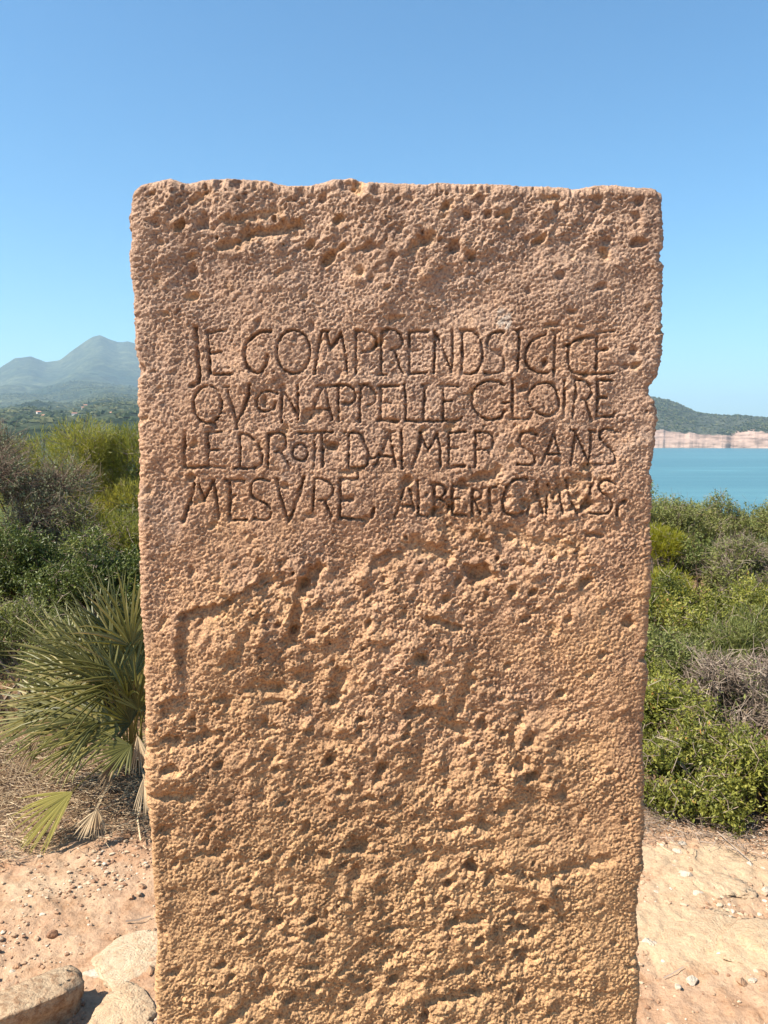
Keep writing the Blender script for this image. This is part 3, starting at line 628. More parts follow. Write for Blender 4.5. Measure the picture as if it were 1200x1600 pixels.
# single pits (photo px): cx, cy, rx, ry, tilt, depth mm
PITS = [(300, 425, 9, 12, .3, 9), (343, 288, 9, 8, -.6, 9), (372, 288, 8, 10, .2, 10), (320, 345, 8, 12, .1, 8), (312, 352, 5, 9, 0, 7), (240, 350, 10, 8, .2, 5), (545, 292, 10, 7, .4, 10), (504, 308, 6, 9, .4, 7), (590, 300, 10, 7, 0, 8), (571, 284, 5, 8, 0, 5),
 (470, 302, 7, 6, 0, 6), (575, 386, 16, 7, -.3, 10), (612, 404, 7, 12, .3, 8), (580, 436, 7, 6, 0, 7), (666, 376, 17, 9, -.4, 11), (712, 385, 12, 11, 0, 13), (736, 400, 8, 8, 0, 9), (729, 338, 7, 7, 0, 10), (762, 336, 7, 7, 0, 9), (752, 312, 7, 9, .4, 8), (778, 338, 5, 5, 0, 6),
 (895, 300, 5, 7, 0, 6), (870, 322, 5, 10, .2, 7), (935, 311, 10, 6, 0, 7), (1000, 315, 9, 9, 0, 9), (995, 340, 6, 9, .3, 7), (1000, 380, 15, 7, 0, 11), (1032, 303, 5, 6, 0, 5), (893, 488, 8, 6, 0, 9), (940, 448, 12, 7, -.3, 7), (876, 430, 8, 6, 0, 7), (826, 455, 6, 7, 0, 6), (868, 508, 9, 4, 0, 6), (905, 512, 9, 4, 0, 6), (822, 377, 6, 6, 0, 5), (948, 375, 8, 5, -.4, 6),
 (404, 504, 6, 7, 0, 6), (487, 508, 5, 8, 0, 5), (218, 577, 11, 11, 0, 11), (214, 497, 5, 6, 0, 5), (528, 586, 6, 8, 0, 6), (418, 558, 5, 7, 0, 6), (777, 550, 9, 7, .5, 6), (851, 567, 5, 6, 0, 10), (990, 548, 9, 8, .5, 8), (978, 572, 7, 6, 0, 7), (482, 650, 11, 13, .4, 7), (413, 628, 7, 8, 0, 5), (818, 607, 12, 7, 0, 8), (441, 606, 6, 7, 0, 6),
 (518, 698, 13, 8, -.2, 15), (298, 745, 8, 7, 0, 10), (635, 752, 10, 10, -.5, 13), (722, 756, 9, 10, .2, 12), (444, 760, 8, 6, 0, 7), (485, 806, 9, 6, -.4, 7), (572, 812, 8, 7, .5, 7), (820, 785, 10, 9, 0, 9), (905, 782, 12, 14, .6, 8), (872, 723, 7, 7, 0, 7), (921, 836, 8, 5, 0, 9), (873, 842, 9, 5, 0, 7), (938, 838, 5, 4, 0, 7), (743, 838, 12, 8, -.4, 9),
 (650, 850, 14, 11, -.3, 8), (618, 870, 8, 8, 0, 6), (750, 898, 24, 16, -.1, 22), (735, 890, 16, 10, .3, 12), (788, 886, 7, 6, 0, 9), (415, 902, 14, 7, -.1, 8), (440, 880, 9, 9, 0, 6), (365, 885, 6, 5, 0, 6), (298, 895, 5, 10, 0, 5), (450, 1007, 12, 12, 0, 8), (487, 993, 10, 8, 0, 7), (526, 1048, 5, 8, 0, 6), (575, 930, 6, 14, .4, 6), (558, 942, 7, 7, 0, 6), (820, 968, 9, 8, 0, 9), (888, 967, 7, 9, .3, 9), (980, 973, 10, 12, .2, 10),
 (940, 1022, 5, 7, 0, 6), (661, 1030, 8, 7, 0, 7), (702, 1038, 7, 7, 0, 6), (1005, 1030, 9, 6, 0, 7), (525, 1085, 14, 18, .2, 10), (425, 1098, 18, 6, 0, 6), (345, 1095, 12, 9, -.7, 8), (430, 1138, 14, 6, 0, 8), (272, 1160, 22, 13, 0, 8), (425, 1180, 11, 14, .5, 7), (562, 1140, 6, 9, .2, 7), (585, 1170, 6, 10, 0, 7), (518, 1190, 9, 14, .5, 7), (755, 1132, 9, 14, 0, 9), (725, 1160, 12, 8, 0, 7), (715, 1140, 18, 9, 0, 9), (816, 1112, 7, 6, 0, 6), (828, 1158, 13, 12, 0, 12), (810, 1195, 20, 13, -.4, 13), (742, 1200, 9, 14, 0, 8), (955, 1207, 8, 6, 0, 7), (775, 1170, 5, 6, 0, 6),
 (735, 1352, 13, 12, 0, 20), (757, 1290, 14, 10, 0, 9), (715, 1275, 10, 12, 0, 7), (695, 1232, 7, 5, 0, 7), (830, 1213, 16, 8, -.4, 7), (880, 1240, 9, 12, .5, 8), (840, 1320, 13, 7, -.2, 8), (865, 1370, 9, 7, 0, 9), (800, 1425, 8, 11, .5, 8), (815, 1452, 14, 9, .1, 12), (780, 1455, 8, 9, 0, 8), (737, 1438, 20, 9, 0, 9), (812, 1492, 12, 7, .3, 13), (722, 1515, 12, 9, -.3, 9), (705, 1520, 6, 6, 0, 8), (710, 1562, 26, 9, 0, 10), (625, 1490, 11, 8, 0, 8), (660, 1330, 12, 9, 0, 7), (678, 1345, 8, 5, 0, 6), (650, 1372, 8, 7, 0, 6),
 (985, 1512, 8, 6, 0, 8), (960, 1474, 6, 5, 0, 6), (880, 1530, 5, 5, 0, 7), (978, 1285, 6, 6, 0, 6), (660, 1600, 14, 9, -.5, 9), (560, 1325, 20, 15, -.2, 14), (555, 1370, 13, 15, .3, 12), (443, 1255, 12, 8, 0, 7), (440, 1240, 6, 5, 0, 6), (320, 1318, 12, 8, -.7, 7), (273, 1350, 6, 11, 0, 5), (344, 1510, 12, 8, -.1, 9), (490, 1458, 11, 7, 0, 10), (272, 1520, 14, 9, -.3, 8), (255, 1460, 9, 8, 0, 6), (448, 1565, 9, 6, 0, 9), (560, 1530, 13, 9, .3, 8), (575, 1550, 8, 8, 0, 8), (540, 1580, 9, 9, 0, 9), (590, 1215, 12, 15, .4, 8), (535, 1240, 12, 8, .2, 8), (480, 1290, 7, 14, .2, 6), (600, 1290, 9, 8, 0, 7), (510, 1430, 7, 12, 0, 6), (330, 1270, 10, 6, 0, 5), (255, 1300, 14, 12, 0, 5)]
kk = D / F
for cx, cy, rx, ry, an, dep in PITS:
    x0, z0 = to_plane(cx, cy); wn = max(rx, ry) * 1.9 * kk
    a0, a1 = int((x0 - wn - IX0) / RES), int((x0 + wn - IX0) / RES); b0, b1 = int((z0 - wn - IZ0) / RES), int((z0 + wn - IZ0) / RES)
    s = (slice(b0, b1), slice(a0, a1)); u_ = (XI[:, a0:a1] - x0) / kk; v_ = -(ZI[b0:b1] - z0) / kk
    uu = u_ * math.cos(an) + v_ * math.sin(an); vv = -u_ * math.sin(an) + v_ * math.cos(an)
    q = np.sqrt((uu / rx) ** 2 + (vv / ry) ** 2) * (1 + 0.16 * wobx[s] + 0.06 * mid[s])
    g = dep * 0.001 * sstep(1.2, 0.35, q)
    carve[s] = np.maximum(carve[s], g); wear[s] = np.maximum(wear[s], 0.4 * np.clip(g / 0.008, 0, 1) * (cy > 620))
H = H - blur(carve, 0.5)
palem = blobmask([(788, 500, 12, 16, .8), (783, 488, 6, 8, .6), (700, 470, 10, 4, .2)]) * np.clip(0.8 + 0.5 * mid, 0, 1)
wear = np.clip(blur(np.clip(wear, 0, 1), 2.5) + 0.25 * np.clip(rough - 0.75, 0, 1), 0, 0.75)
def sample(img, s, z):
    u = (s - IX0) / RES % (NX - 1); v = np.clip((z - IZ0) / RES, 0, NZ - 1.001)
    i = np.floor(u).astype(int); j = np.floor(v).astype(int); fu = u - i; fv = v - j; i2 = (i + 1) % NX
    return (img[j, i] * (1 - fu) + img[j, i2] * fu) * (1 - fv) + (img[j + 1, i] * (1 - fu) + img[j + 1, i2] * fu) * fv
# ring columns: mid-back -> left side -> left corner -> front -> right corner -> right side -> mid-back
rc = 0.013
zt_mean = float(np.mean(te[:, 1]))
zrows = np.concatenate([np.arange(-0.06, 0.56, 0.004), np.arange(0.56, zt_mean - rc, 0.00145)])
nfront = 560; narc = 8; nside = 72; nback = 16
top_a = np.linspace(0, math.pi / 2, 9)[1:]
ins = np.concatenate([rc * (1 - np.cos(top_a)), rc + (T / 2 - rc) * np.linspace(0, 1, 26)[1:]])
rise = np.concatenate([rc * np.sin(top_a), np.full(25, rc)])
NR = len(zrows) + len(ins)
zr = np.concatenate([zrows, np.full(len(ins), zrows[-1])])[:, None]
xL = np.interp(zr, le[:, 0 + 1], le[:, 0]); xR = np.interp(zr, re_[:, 1], re_[:, 0])
zz = zr[:, 0]
xL = xL + 0.35 * (0.0013 * np.interp(zz * 1000, np.arange(NZ), grain[:, 300]) + 0.0012 * np.interp(zz * 1000, np.arange(NZ), mid[:, 500]))[:, None] + 0.001
xR = xR + 0.35 * (0.0013 * np.interp(zz * 1000, np.arange(NZ), grain[:, 700]) + 0.0012 * np.interp(zz * 1000, np.arange(NZ), mid[:, 900]))[:, None] - 0.001
colx = []; coly = []; cnx = []; cny = []; cs = []
t = np.linspace(0, 1, nback + 1)[:-1]                       # back, from middle to left
xm = (xL + xR) / 2
X_ = [xm + (xL + rc - xm) * t]; Y_ = [np.full((NR, nback), D + T)]; NXn = [np.zeros((NR, nback))]; NYn = [np.ones((NR, nback))]
S_ = [xL - (T - rc) - (1 - t) * 0.4]; FD = [np.minimum(1, t * 4)[None, :] * np.ones((NR, 1))]
t = np.linspace(0, 1, nside)
X_.append(xL + 0 * t); Y_.append(np.ones((NR, 1)) * (D + T - (T - rc) * t)); NXn.append(-np.ones((NR, nside))); NYn.append(np.zeros((NR, nside)))
S_.append(xL - (T - rc) * (1 - t)); FD.append(np.ones((NR, nside)))
a = np.linspace(0, math.pi / 2, narc + 2)[1:-1]
X_.append(xL + rc - rc * np.cos(a)); Y_.append(np.ones((NR, 1)) * (D + rc - rc * np.sin(a))); NXn.append(np.ones((NR, 1)) * -np.cos(a)); NYn.append(np.ones((NR, 1)) * -np.sin(a))
S_.append(xL + rc * a / (math.pi / 2)); FD.append(np.ones((NR, narc)))
t = np.linspace(0, 1, nfront)
X_.append(xL + rc + (xR - xL - 2 * rc) * t); Y_.append(np.full((NR, nfront), D)); NXn.append(np.zeros((NR, nfront))); NYn.append(-np.ones((NR, nfront)))
S_.append(xL + rc + (xR - xL - 2 * rc) * t); FD.append(np.ones((NR, nfront)))
X_.append(xR - rc + rc * np.sin(a)); Y_.append(np.ones((NR, 1)) * (D + rc - rc * np.cos(a))); NXn.append(np.ones((NR, 1)) * np.sin(a)); NYn.append(np.ones((NR, 1)) * -np.cos(a))
S_.append(xR - rc + rc * a / (math.pi / 2)); FD.append(np.ones((NR, narc)))
t = np.linspace(0, 1, nside)
X_.append(xR + 0 * t); Y_.append(np.ones((NR, 1)) * (D + rc + (T - rc) * t)); NXn.append(np.ones((NR, nside))); NYn.append(np.zeros((NR, nside)))
S_.append(xR + (T - rc) * t); FD.append(np.ones((NR, nside)))
t = np.linspace(0, 1, nback + 1)[1:]
X_.append(xR - rc + (xm - xR + rc) * t); Y_.append(np.full((NR, nback), D + T)); NXn.append(np.zeros((NR, nback))); NYn.append(np.ones((NR, nback)))
S_.append(xR + (T - rc) + t * 0.4); FD.append((np.minimum(1, (1 - t) * 4))[None, :] * np.ones((NR, 1)))
X_ = np.concatenate(X_, 1); Y_ = np.concatenate(Y_, 1); NXn = np.concatenate(NXn, 1); NYn = np.concatenate(NYn, 1); S_ = np.concatenate(S_, 1); FD = np.concatenate(FD, 1)
NC = X_.shape[1]
ztop = np.interp(X_, te[:, 0], te[:, 1]) - rc
Zb = zr + (ztop - zrows[-1]) * sstep(zrows[-1] - 0.12, zrows[-1], zr)
insf = np.concatenate([np.zeros(len(zrows)), ins])[:, None]; rs = np.concatenate([np.zeros(len(zrows)), rise])[:, None]
mx_ = np.clip(X_, xL + T / 2, xR - T / 2); my_ = D + T / 2
f_ = insf / (T / 2)
# displacement read from the height image, running on over the top
dsp = sample(H, S_, Zb + insf * 1.0) * FD
wr = sample(wear, S_, Zb + insf); plm = sample(palem, S_, Zb)
topk = np.clip(insf / rc, 0, 1)
NZn = np.sin(topk * math.pi / 2); hor = np.cos(topk * math.pi / 2)
Xf = X_ + (mx_ - X_) * f_ + NXn * hor * dsp * 0.6
Yf = Y_ + (my_ - Y_) * f_ + NYn * hor * dsp
crest = sample(H, X_ * 0.9 + 0.05, 0.3 + (Y_ + (my_ - Y_) * f_ - D))
Zf = Zb + rs + NZn * (dsp * (1 - f_) * 0.35 + crest * f_ * 0.9)
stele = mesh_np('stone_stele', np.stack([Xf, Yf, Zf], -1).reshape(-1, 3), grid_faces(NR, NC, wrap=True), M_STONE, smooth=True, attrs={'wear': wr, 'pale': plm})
tag(stele, 'tall weathered sandstone slab with a carved French inscription in four lines', 'stele')

# ------------------------------------------------------------------ vegetation builders
def unit(v): return v / (np.linalg.norm(v, axis=-1, keepdims=True) + 1e-9)
def leaf_mesh(base, dr, L, Wd, g, fold=0.25):
    """folded diamond leaves, two triangles each"""
    n_ = len(base)
    rnd = unit(g.standard_normal((n_, 3)))
    sd = unit(np.cross(dr, rnd)); nm = np.cross(sd, dr)
    L = L[:, None]; Wd = Wd[:, None]
    V = np.stack([base, base + dr * L * 0.45 + sd * Wd * 0.5 + nm * Wd * fold, base + dr * L, base + dr * L * 0.45 - sd * Wd * 0.5 + nm * Wd * fold], 1).reshape(-1, 3)
    i = np.arange(n_)[:, None] * 4
    Fc = np.concatenate([i + np.array([[0, 1, 2]]), i + np.array([[0, 2, 3]])], 0)
    return V, Fc
def stick_mesh(a, b, ra, rb, bend=None):
    """three-sided sticks from a to b with one bent joint"""
    n_ = len(a); d = unit(b - a)
    h = np.where(np.abs(d[:, 2:3]) < 0.9, np.array([[0, 0, 1.0]]), np.array([[1.0, 0, 0]]))
    u = unit(np.cross(d, h)); v = np.cross(d, u)
    m = (a + b) / 2 + (bend if bend is not None else 0)
    ra = np.broadcast_to(np.asarray(ra, float), (n_,))[:, None]; rb = np.broadcast_to(np.asarray(rb, float), (n_,))[:, None]
    rings = []
    for p, r_ in ((a, ra), (m, (ra + rb) / 2), (b, rb)):
        for k in range(3):
            th = 2 * math.pi * k / 3
            rings.append(p + r_ * (math.cos(th) * u + math.sin(th) * v))
    V = np.stack(rings, 1).reshape(-1, 3)
    i = np.arange(n_)[:, None] * 9; Fs = []
    for s0 in (0, 3):
        for k in range(3):
            k2 = (k + 1) % 3
            Fs.append(i + np.array([[s0 + k, s0 + k2, s0 + 3 + k2, s0 + 3 + k]]))
    return V, np.concatenate(Fs, 0)

def shrub(name, label, cat, loc, w_, d_, h, leafmat, twigmat, seed, ntips=1500, per=8, L=0.03, Wd=0.012, up=0.3, twig=0.5, clump=0.28, spread=0.9, group=None, stick=0.10, bare=0, order=None, low=0.0, sp_out=0.05):
    """w_, d_ widths in metres, h height. Foliage in clumps, twigs between, stems to the ground."""
    g = np.random.default_rng(seed)
    root = empty(name, loc); tag(root, label, cat, group)
    nc_ = max(7, int(9 * (w_ * d_) ** 0.5 / (clump * 2.2) ** 1.0))
    th = g.uniform(0, 2 * math.pi, nc_); rr_ = np.sqrt(g.uniform(0, 1, nc_)); 
    cz_top = np.sqrt(np.clip(1 - (rr_ * 0.93) ** 2, 0, 1))
    cx = rr_ * np.cos(th) * w_ / 2 * 0.82; cy = rr_ * np.sin(th) * d_ / 2 * 0.82
    hz = low + (h - low) * (0.28 + 0.72 * cz_top) * g.uniform(0.68, 1.0, nc_)
    cr = clump * g.uniform(0.6, 1.15, nc_)
    cz = np.maximum(hz - cr * 0.75, 0.35 * cr)
    Cc = np.stack([cx, cy, cz], 1)
    pk_ = g.integers(0, nc_, ntips); wts = cr ** 2 / (cr ** 2).sum(); pk_ = g.choice(nc_, ntips, p=wts)
    dv = g.standard_normal((ntips, 3)); dv[:, 2] = dv[:, 2] * 0.8 + 0.25; dv = unit(dv)
    rad_ = cr[pk_] * (0.45 + 0.6 * g.uniform(0, 1, ntips) ** 0.6)
    tip = Cc[pk_] + dv * rad_[:, None] * np.array([[1, 1, 0.8]])
    tip[:, 2] = np.maximum(tip[:, 2], 0.01)
    dirn = unit(dv + np.array([[0, 0, up]]) + 0.35 * g.standard_normal((ntips, 3)))
    # leaves along the last stretch of each twig
    n_ = ntips * per
    ti = np.repeat(np.arange(ntips), per); k = np.tile(np.linspace(0, 1, per), ntips) * stick
    ld = unit(dirn[ti] * (1 - spread * 0.5) + spread * unit(g.standard_normal((n_, 3))))
    bs = tip[ti] - dirn[ti] * (stick - k)[:, None] + 0.006 * g.standard_normal((n_, 3))
    bs[:, 2] = np.maximum(bs[:, 2], 0.004)
    V, Fc = leaf_mesh(bs, ld, L * g.uniform(0.6, 1.25, n_), Wd * g.uniform(0.7, 1.25, n_), g)
    tone = 0.55 * g.uniform(0, 1, nc_)[pk_][ti] * 0.6 + 0.45 * g.uniform(0, 1, ntips)[ti] * 0.8 + 0.35 * g.uniform(0, 1, n_) + 0.02
    tone = np.clip(tone, 0, 1)
    if bare < 1:
        keep = np.ones(n_, bool)
        if bare > 0:
            kt = g.uniform(0, 1, ntips) > bare; keep = kt[ti]
        fm = keep[np.arange(len(Fc)) % n_] if False else np.concatenate([keep, keep])
        o = mesh_np('foliage', V, Fc[fm], leafmat, root, attrs={'tone': np.repeat(tone, 4)}); o['kind'] = 'stuff'
    # twigs
    twig = twig * (0.45 if twig <= 1 else 1); nt_ = int(ntips * twig); sel = g.choice(ntips, nt_, replace=True)
    b = tip[sel] + dirn[sel] * sp_out * g.uniform(-0.3, 1, nt_)[:, None]
    a = tip[sel] + (Cc[pk_[sel]] - tip[sel]) * g.uniform(0.3, 0.95, nt_)[:, None] + 0.04 * g.standard_normal((nt_, 3))
    a[:, 2] = np.maximum(a[:, 2], 0.0)
    V, Fc = stick_mesh(a, b, 0.0021, 0.0008, 0.14 * np.linalg.norm(b - a, axis=1)[:, None] * g.standard_normal((nt_, 3)))
    o = mesh_np('twigs', V, Fc, twigmat, root, attrs={'tone': np.repeat(g.uniform(0, 1, nt_), 9)}); o['kind'] = 'stuff'
    # stems
    a = np.stack([0.10 * w_ * g.standard_normal(nc_), 0.10 * d_ * g.standard_normal(nc_), np.full(nc_, -0.03)], 1)
    V, Fc = stick_mesh(a, Cc, 0.011, 0.005, 0.05 * g.standard_normal((nc_, 3)))
    mesh_np('stem', V, Fc, twigmat, root, attrs={'tone': np.repeat(g.uniform(0, .6, nc_), 9)})
    return root
def px_loc(px, d):
    x = (px - 600) / F * (d * math.cos(PITCH) + CH * math.sin(PITCH) * 0.7)
    return (x, d, gz(x, d))

# ------------------------------------------------------------------ shrubs on the left
shrub('twiggy_shrub', 'tall dusky shrub of tangled grey-brown twigs at the left edge, topping the green bushes', 'shrub', px_loc(-5, 7.0), 1.9, 1.3, 2.10, M_GREY, M_TWIGD, 101, 3600, 7, 0.030, 0.011, 0.6, 1.8, 0.34, 0.9, sp_out=0.13, bare=0.25)
shrub('twiggy_shrub', 'low sprawling olive shrub with pale dry twigs between the broom and the mastic bush', 'shrub', px_loc(112, 6.7), 0.9, 0.8, 1.22, M_FINE, M_TWIG, 102, 1800, 8, 0.028, 0.010, 0.6, 1.1, 0.26, 0.9, sp_out=0.12, bare=0.3)
shrub('broom_bush', 'feathery yellow-green bush rising in front of the distant mountain, left of the slab', 'shrub', px_loc(170, 8.0), 1.7, 1.2, 1.93, M_BROOM, M_TWIG, 103, 4600, 9, 0.055, 0.0060, 1.3, 0.5, 0.30, 0.45, stick=0.13, sp_out=0.09)
shrub('broom_bush', 'smaller feathery yellow-green bush behind the dusky twiggy shrub', 'shrub', px_loc(85, 8.6), 1.3, 1.0, 1.96, M_BROOM, M_TWIG, 104, 2600, 9, 0.055, 0.0060, 1.3, 0.5, 0.28, 0.45, stick=0.13, sp_out=0.09)
shrub('broom_bush', 'feathery green bush hard against the left edge of the slab, below the broom crest', 'shrub', px_loc(215, 6.9), 0.9, 0.8, 1.22, M_BROOM, M_TWIG, 105, 2200, 9, 0.05, 0.0060, 1.0, 0.6, 0.26, 0.55, stick=0.12, sp_out=0.08)
shrub('mastic_bush', 'dark glossy round-leaved bush beneath the twiggy shrub on the far left', 'shrub', px_loc(20, 5.9), 1.3, 1.0, 1.06, M_LENTD, M_TWIGD, 106, 2300, 8, 0.030, 0.014, 0.4, 0.35, 0.24)
shrub('mastic_bush', 'dark glossy round-leaved bush directly behind the fan palm', 'shrub', px_loc(165, 5.7), 1.2, 1.0, 1.04, M_LENTD, M_TWIG, 107, 2300, 8, 0.030, 0.014, 0.4, 0.5, 0.24)
shrub('scrub_bush', 'light green small-leaved bush at the left edge above the fan palm', 'shrub', px_loc(25, 4.75), 1.15, 0.8, 0.80, M_FINE, M_TWIG, 108, 2300, 9, 0.022, 0.008, 0.5, 0.5, 0.20)
shrub('scrub_bush', 'small-leaved bush with dry stalks tucked behind the upper palm fronds', 'shrub', px_loc(135, 4.7), 0.7, 0.6, 0.74, M_FINE, M_TWIG, 109, 1200, 9, 0.022, 0.008, 0.5, 0.8, 0.18)

# ------------------------------------------------------------------ shrubs on the right
shrub('scrub_bush', 'olive bush on the sea-side crest touching the right edge of the slab', 'shrub', px_loc(1035, 9.6), 1.5, 1.2, 1.13, M_FINE, M_TWIG, 201, 2300, 8, 0.034, 0.012, 0.8, 0.5, 0.26, sp_out=0.10)
shrub('scrub_bush', 'middle olive bush of the crest, just below the middle of the visible sea', 'shrub', px_loc(1125, 9.8), 1.4, 1.2, 1.08, M_FINE, M_TWIG, 202, 2300, 8, 0.034, 0.011, 0.8, 0.8, 0.24, sp_out=0.10)
shrub('scrub_bush', 'dark olive bush at the crest by the right edge of the picture', 'shrub', px_loc(1215, 9.4), 1.5, 1.2, 1.02, M_FINE, M_TWIGD, 203, 2300, 8, 0.034, 0.012, 0.8, 0.7, 0.25, sp_out=0.10)
shrub('yellow_green_shrub', 'upper of two small bright yellow-green shrubs beside the slab', 'shrub', px_loc(1030, 7.7), 0.50, 0.4, 0.86, M_YEL, M_TWIG, 204, 600, 10, 0.05, 0.006, 1.2, 0.3, 0.15, 0.5, low=0.45)
shrub('yellow_green_shrub', 'lower of two small bright yellow-green shrubs beside the slab', 'shrub', px_loc(1032, 6.7), 0.42, 0.4, 0.66, M_YEL, M_TWIG, 205, 480, 10, 0.045, 0.006, 1.2, 0.3, 0.14, 0.5, low=0.3)
shrub('mastic_bush', 'dark round bush with a black hollow under it in the middle of the right hillside', 'shrub', px_loc(1100, 7.6), 0.85, 0.7, 0.86, M_LENTD, M_TWIGD, 206, 1500, 8, 0.030, 0.013, 0.5, 0.6, 0.2)
shrub('twiggy_shrub', 'olive shrub with upright brownish stalks right of the dark round bush', 'shrub', px_loc(1175, 7.2), 1.0, 0.8, 0.84, M_FINE, M_TWIG, 207, 1900, 8, 0.034, 0.011, 1.0, 1.2, 0.2, bare=0.1, sp_out=0.12)
shrub('mastic_bush', 'broad fresh green bush beside the slab below the yellow-green shrubs', 'shrub', px_loc(1055, 5.9), 1.0, 0.9, 0.70, M_LENT, M_TWIG, 208, 2100, 8, 0.028, 0.012, 0.5, 0.3, 0.2)
shrub('mastic_bush', 'broad fresh green bush at the right edge below the brownish stalks', 'shrub', px_loc(1180, 5.8), 1.1, 0.9, 0.72, M_LENT, M_TWIG, 209, 2300, 8, 0.028, 0.012, 0.5, 0.3, 0.2)
shrub('scrub_bush', 'fine-leaved olive bush beside the slab above the small bright mastic bush', 'shrub', px_loc(1050, 4.8), 0.75, 0.7, 0.56, M_FINE, M_TWIG, 210, 1700, 8, 0.028, 0.010, 0.5, 0.5, 0.17)
shrub('scrub_bush', 'yellow-green grassy bush at the right edge above the bare dead bush', 'shrub', px_loc(1165, 5.0), 0.85, 0.6, 0.60, M_FINE, M_TWIG, 211, 1700, 9, 0.045, 0.006, 1.2, 0.5, 0.18, 0.6)
shrub('mastic_bush', 'small bright mastic bush against the slab, left of the bare dead bush', 'shrub', px_loc(1045, 4.05), 0.55, 0.55, 0.50, M_LENT, M_TWIG, 212, 1350, 8, 0.026, 0.011, 0.5, 0.3, 0.15)
shrub('dead_bush', 'nearly leafless dead bush of grey tangled twigs at the right edge', 'shrub', px_loc(1175, 4.25), 0.66, 0.6, 0.56, M_FINE, M_TWIG, 213, 1000, 6, 0.022, 0.008, 0.6, 3.0, 0.17, bare=0.6, sp_out=0.09)
shrub('mastic_bush', 'low mastic bush at the foot of the slab edge, bordering the pale earth', 'shrub', px_loc(1050, 3.48), 0.56, 0.5, 0.36, M_LENT, M_TWIG, 214, 1500, 8, 0.024, 0.010, 0.5, 0.4, 0.125)
shrub('mastic_bush', 'low mastic bush in the right corner overhanging the pale earth', 'shrub', px_loc(1185, 3.36), 0.60, 0.5, 0.38, M_LENT, M_TWIGD, 215, 1500, 8, 0.024, 0.010, 0.5, 0.4, 0.125)
shrub('mastic_bush', 'mastic bush with shaded hollows between the dead bush and the two low mastic bushes', 'shrub', px_loc(1118, 3.68), 0.55, 0.45, 0.42, M_LENT, M_TWIGD, 216, 1100, 8, 0.024, 0.010, 0.5, 0.6, 0.12)

# scrub that carries on behind the slab and past the frame: shared meshes
def copy_tree(o, parent=None):
    c = o.copy(); COL.objects.link(c)
    if parent: c.parent = parent
    for ch in o.children: copy_tree(ch, c)
    return c
by = {o['label']: o for o in bpy.data.objects if o.get('category') == 'shrub'}
srcA = by['broad fresh green bush beside the slab below the yellow-green shrubs']; srcB = by['dark glossy round-leaved bush directly behind the fan palm']; srcC = by['olive bush on the sea-side crest touching the right edge of the slab']
HID = [(320, 5.4, srcB, 0.95), (430, 6.2, srcC, 1.1), (560, 5.6, srcA, 1.1), (700, 6.4, srcC, 1.0), (820, 5.5, srcB, 0.8), (930, 6.2, srcA, 1.1), (450, 8.2, srcB, 1.2), (640, 8.4, srcA, 1.2), (880, 8.4, srcC, 1.0),
       (330, 7.6, srcC, 1.3), (-220, 5.4, srcB, 1.1), (-260, 7.4, srcC, 1.5), (1420, 5.4, srcA, 1.0), (1450, 8.4, srcC, 1.0), (980, 4.5, srcA, .7), (860, 4.4, srcA, .75), (400, 4.5, srcC, .7), (520, 10.5, srcA, 1.3), (760, 10.8, srcB, 1.2), (950, 11.5, srcC, 1.2), (380, 11, srcC, 1.4), (650, 12.5, srcB, 1.4)]
for i, (px, d, src, sc) in enumerate(HID):
    c = copy_tree(src); c.location = px_loc(px, d); c.scale = (sc, sc, sc); c.rotation_euler = (0, 0, i * 1.7)
    c['label'] = 'green bush of the headland scrub growing beyond the slab or past the frame'; c['group'] = 'bushes hidden behind the slab and outside the frame'

# ground cover filling the gaps between the bushes
g = np.random.default_rng(401)
def cover(name, kind_label, n_, xr, yr, cond, mat, L, Wd, hgt, up):
    x = g.uniform(*xr, n_); y = g.uniform(*yr, n_)
    k = cond(x, y); x = x[k]; y = y[k]; n_ = len(x)
    z = ground_h(x, y) + hgt * g.uniform(0, 1, n_) ** 1.3 * np.clip(0.5 + 0.9 * fbm(x * 2.2, y * 2.2, 3, 81), 0.1, 1.3)
    d = unit(g.standard_normal((n_, 3)) + np.array([[0, 0, up]]))
    V, Fc = leaf_mesh(np.stack([x, y, z], 1), d, L * g.uniform(.6, 1.4, n_), Wd * g.uniform(.7, 1.3, n_), g)
    o = mesh_np(name, V, Fc, mat, attrs={'tone': np.repeat(g.uniform(0, 1, n_), 4)})
    tag(o, kind_label[0], kind_label[1], kind='stuff'); return o
cover('ground_cover', ('low green growth filling the gaps between the bushes of the hillside', 'ground cover'), 60000, (-5.5, 6.5), (3.9, 10.5), lambda x, y: np.abs(x) < 0.56 * y + 0.3, M_FINE, 0.035, 0.010, 0.28, 0.8)
cover('dry_grass', ('dry straw grass between the bushes, pale and thin', 'dry grass'), 14000, (-5.5, 6.5), (3.6, 10.0), lambda x, y: np.abs(x) < 0.56 * y + 0.3, M_DRY, 0.11, 0.003, 0.16, 1.6)

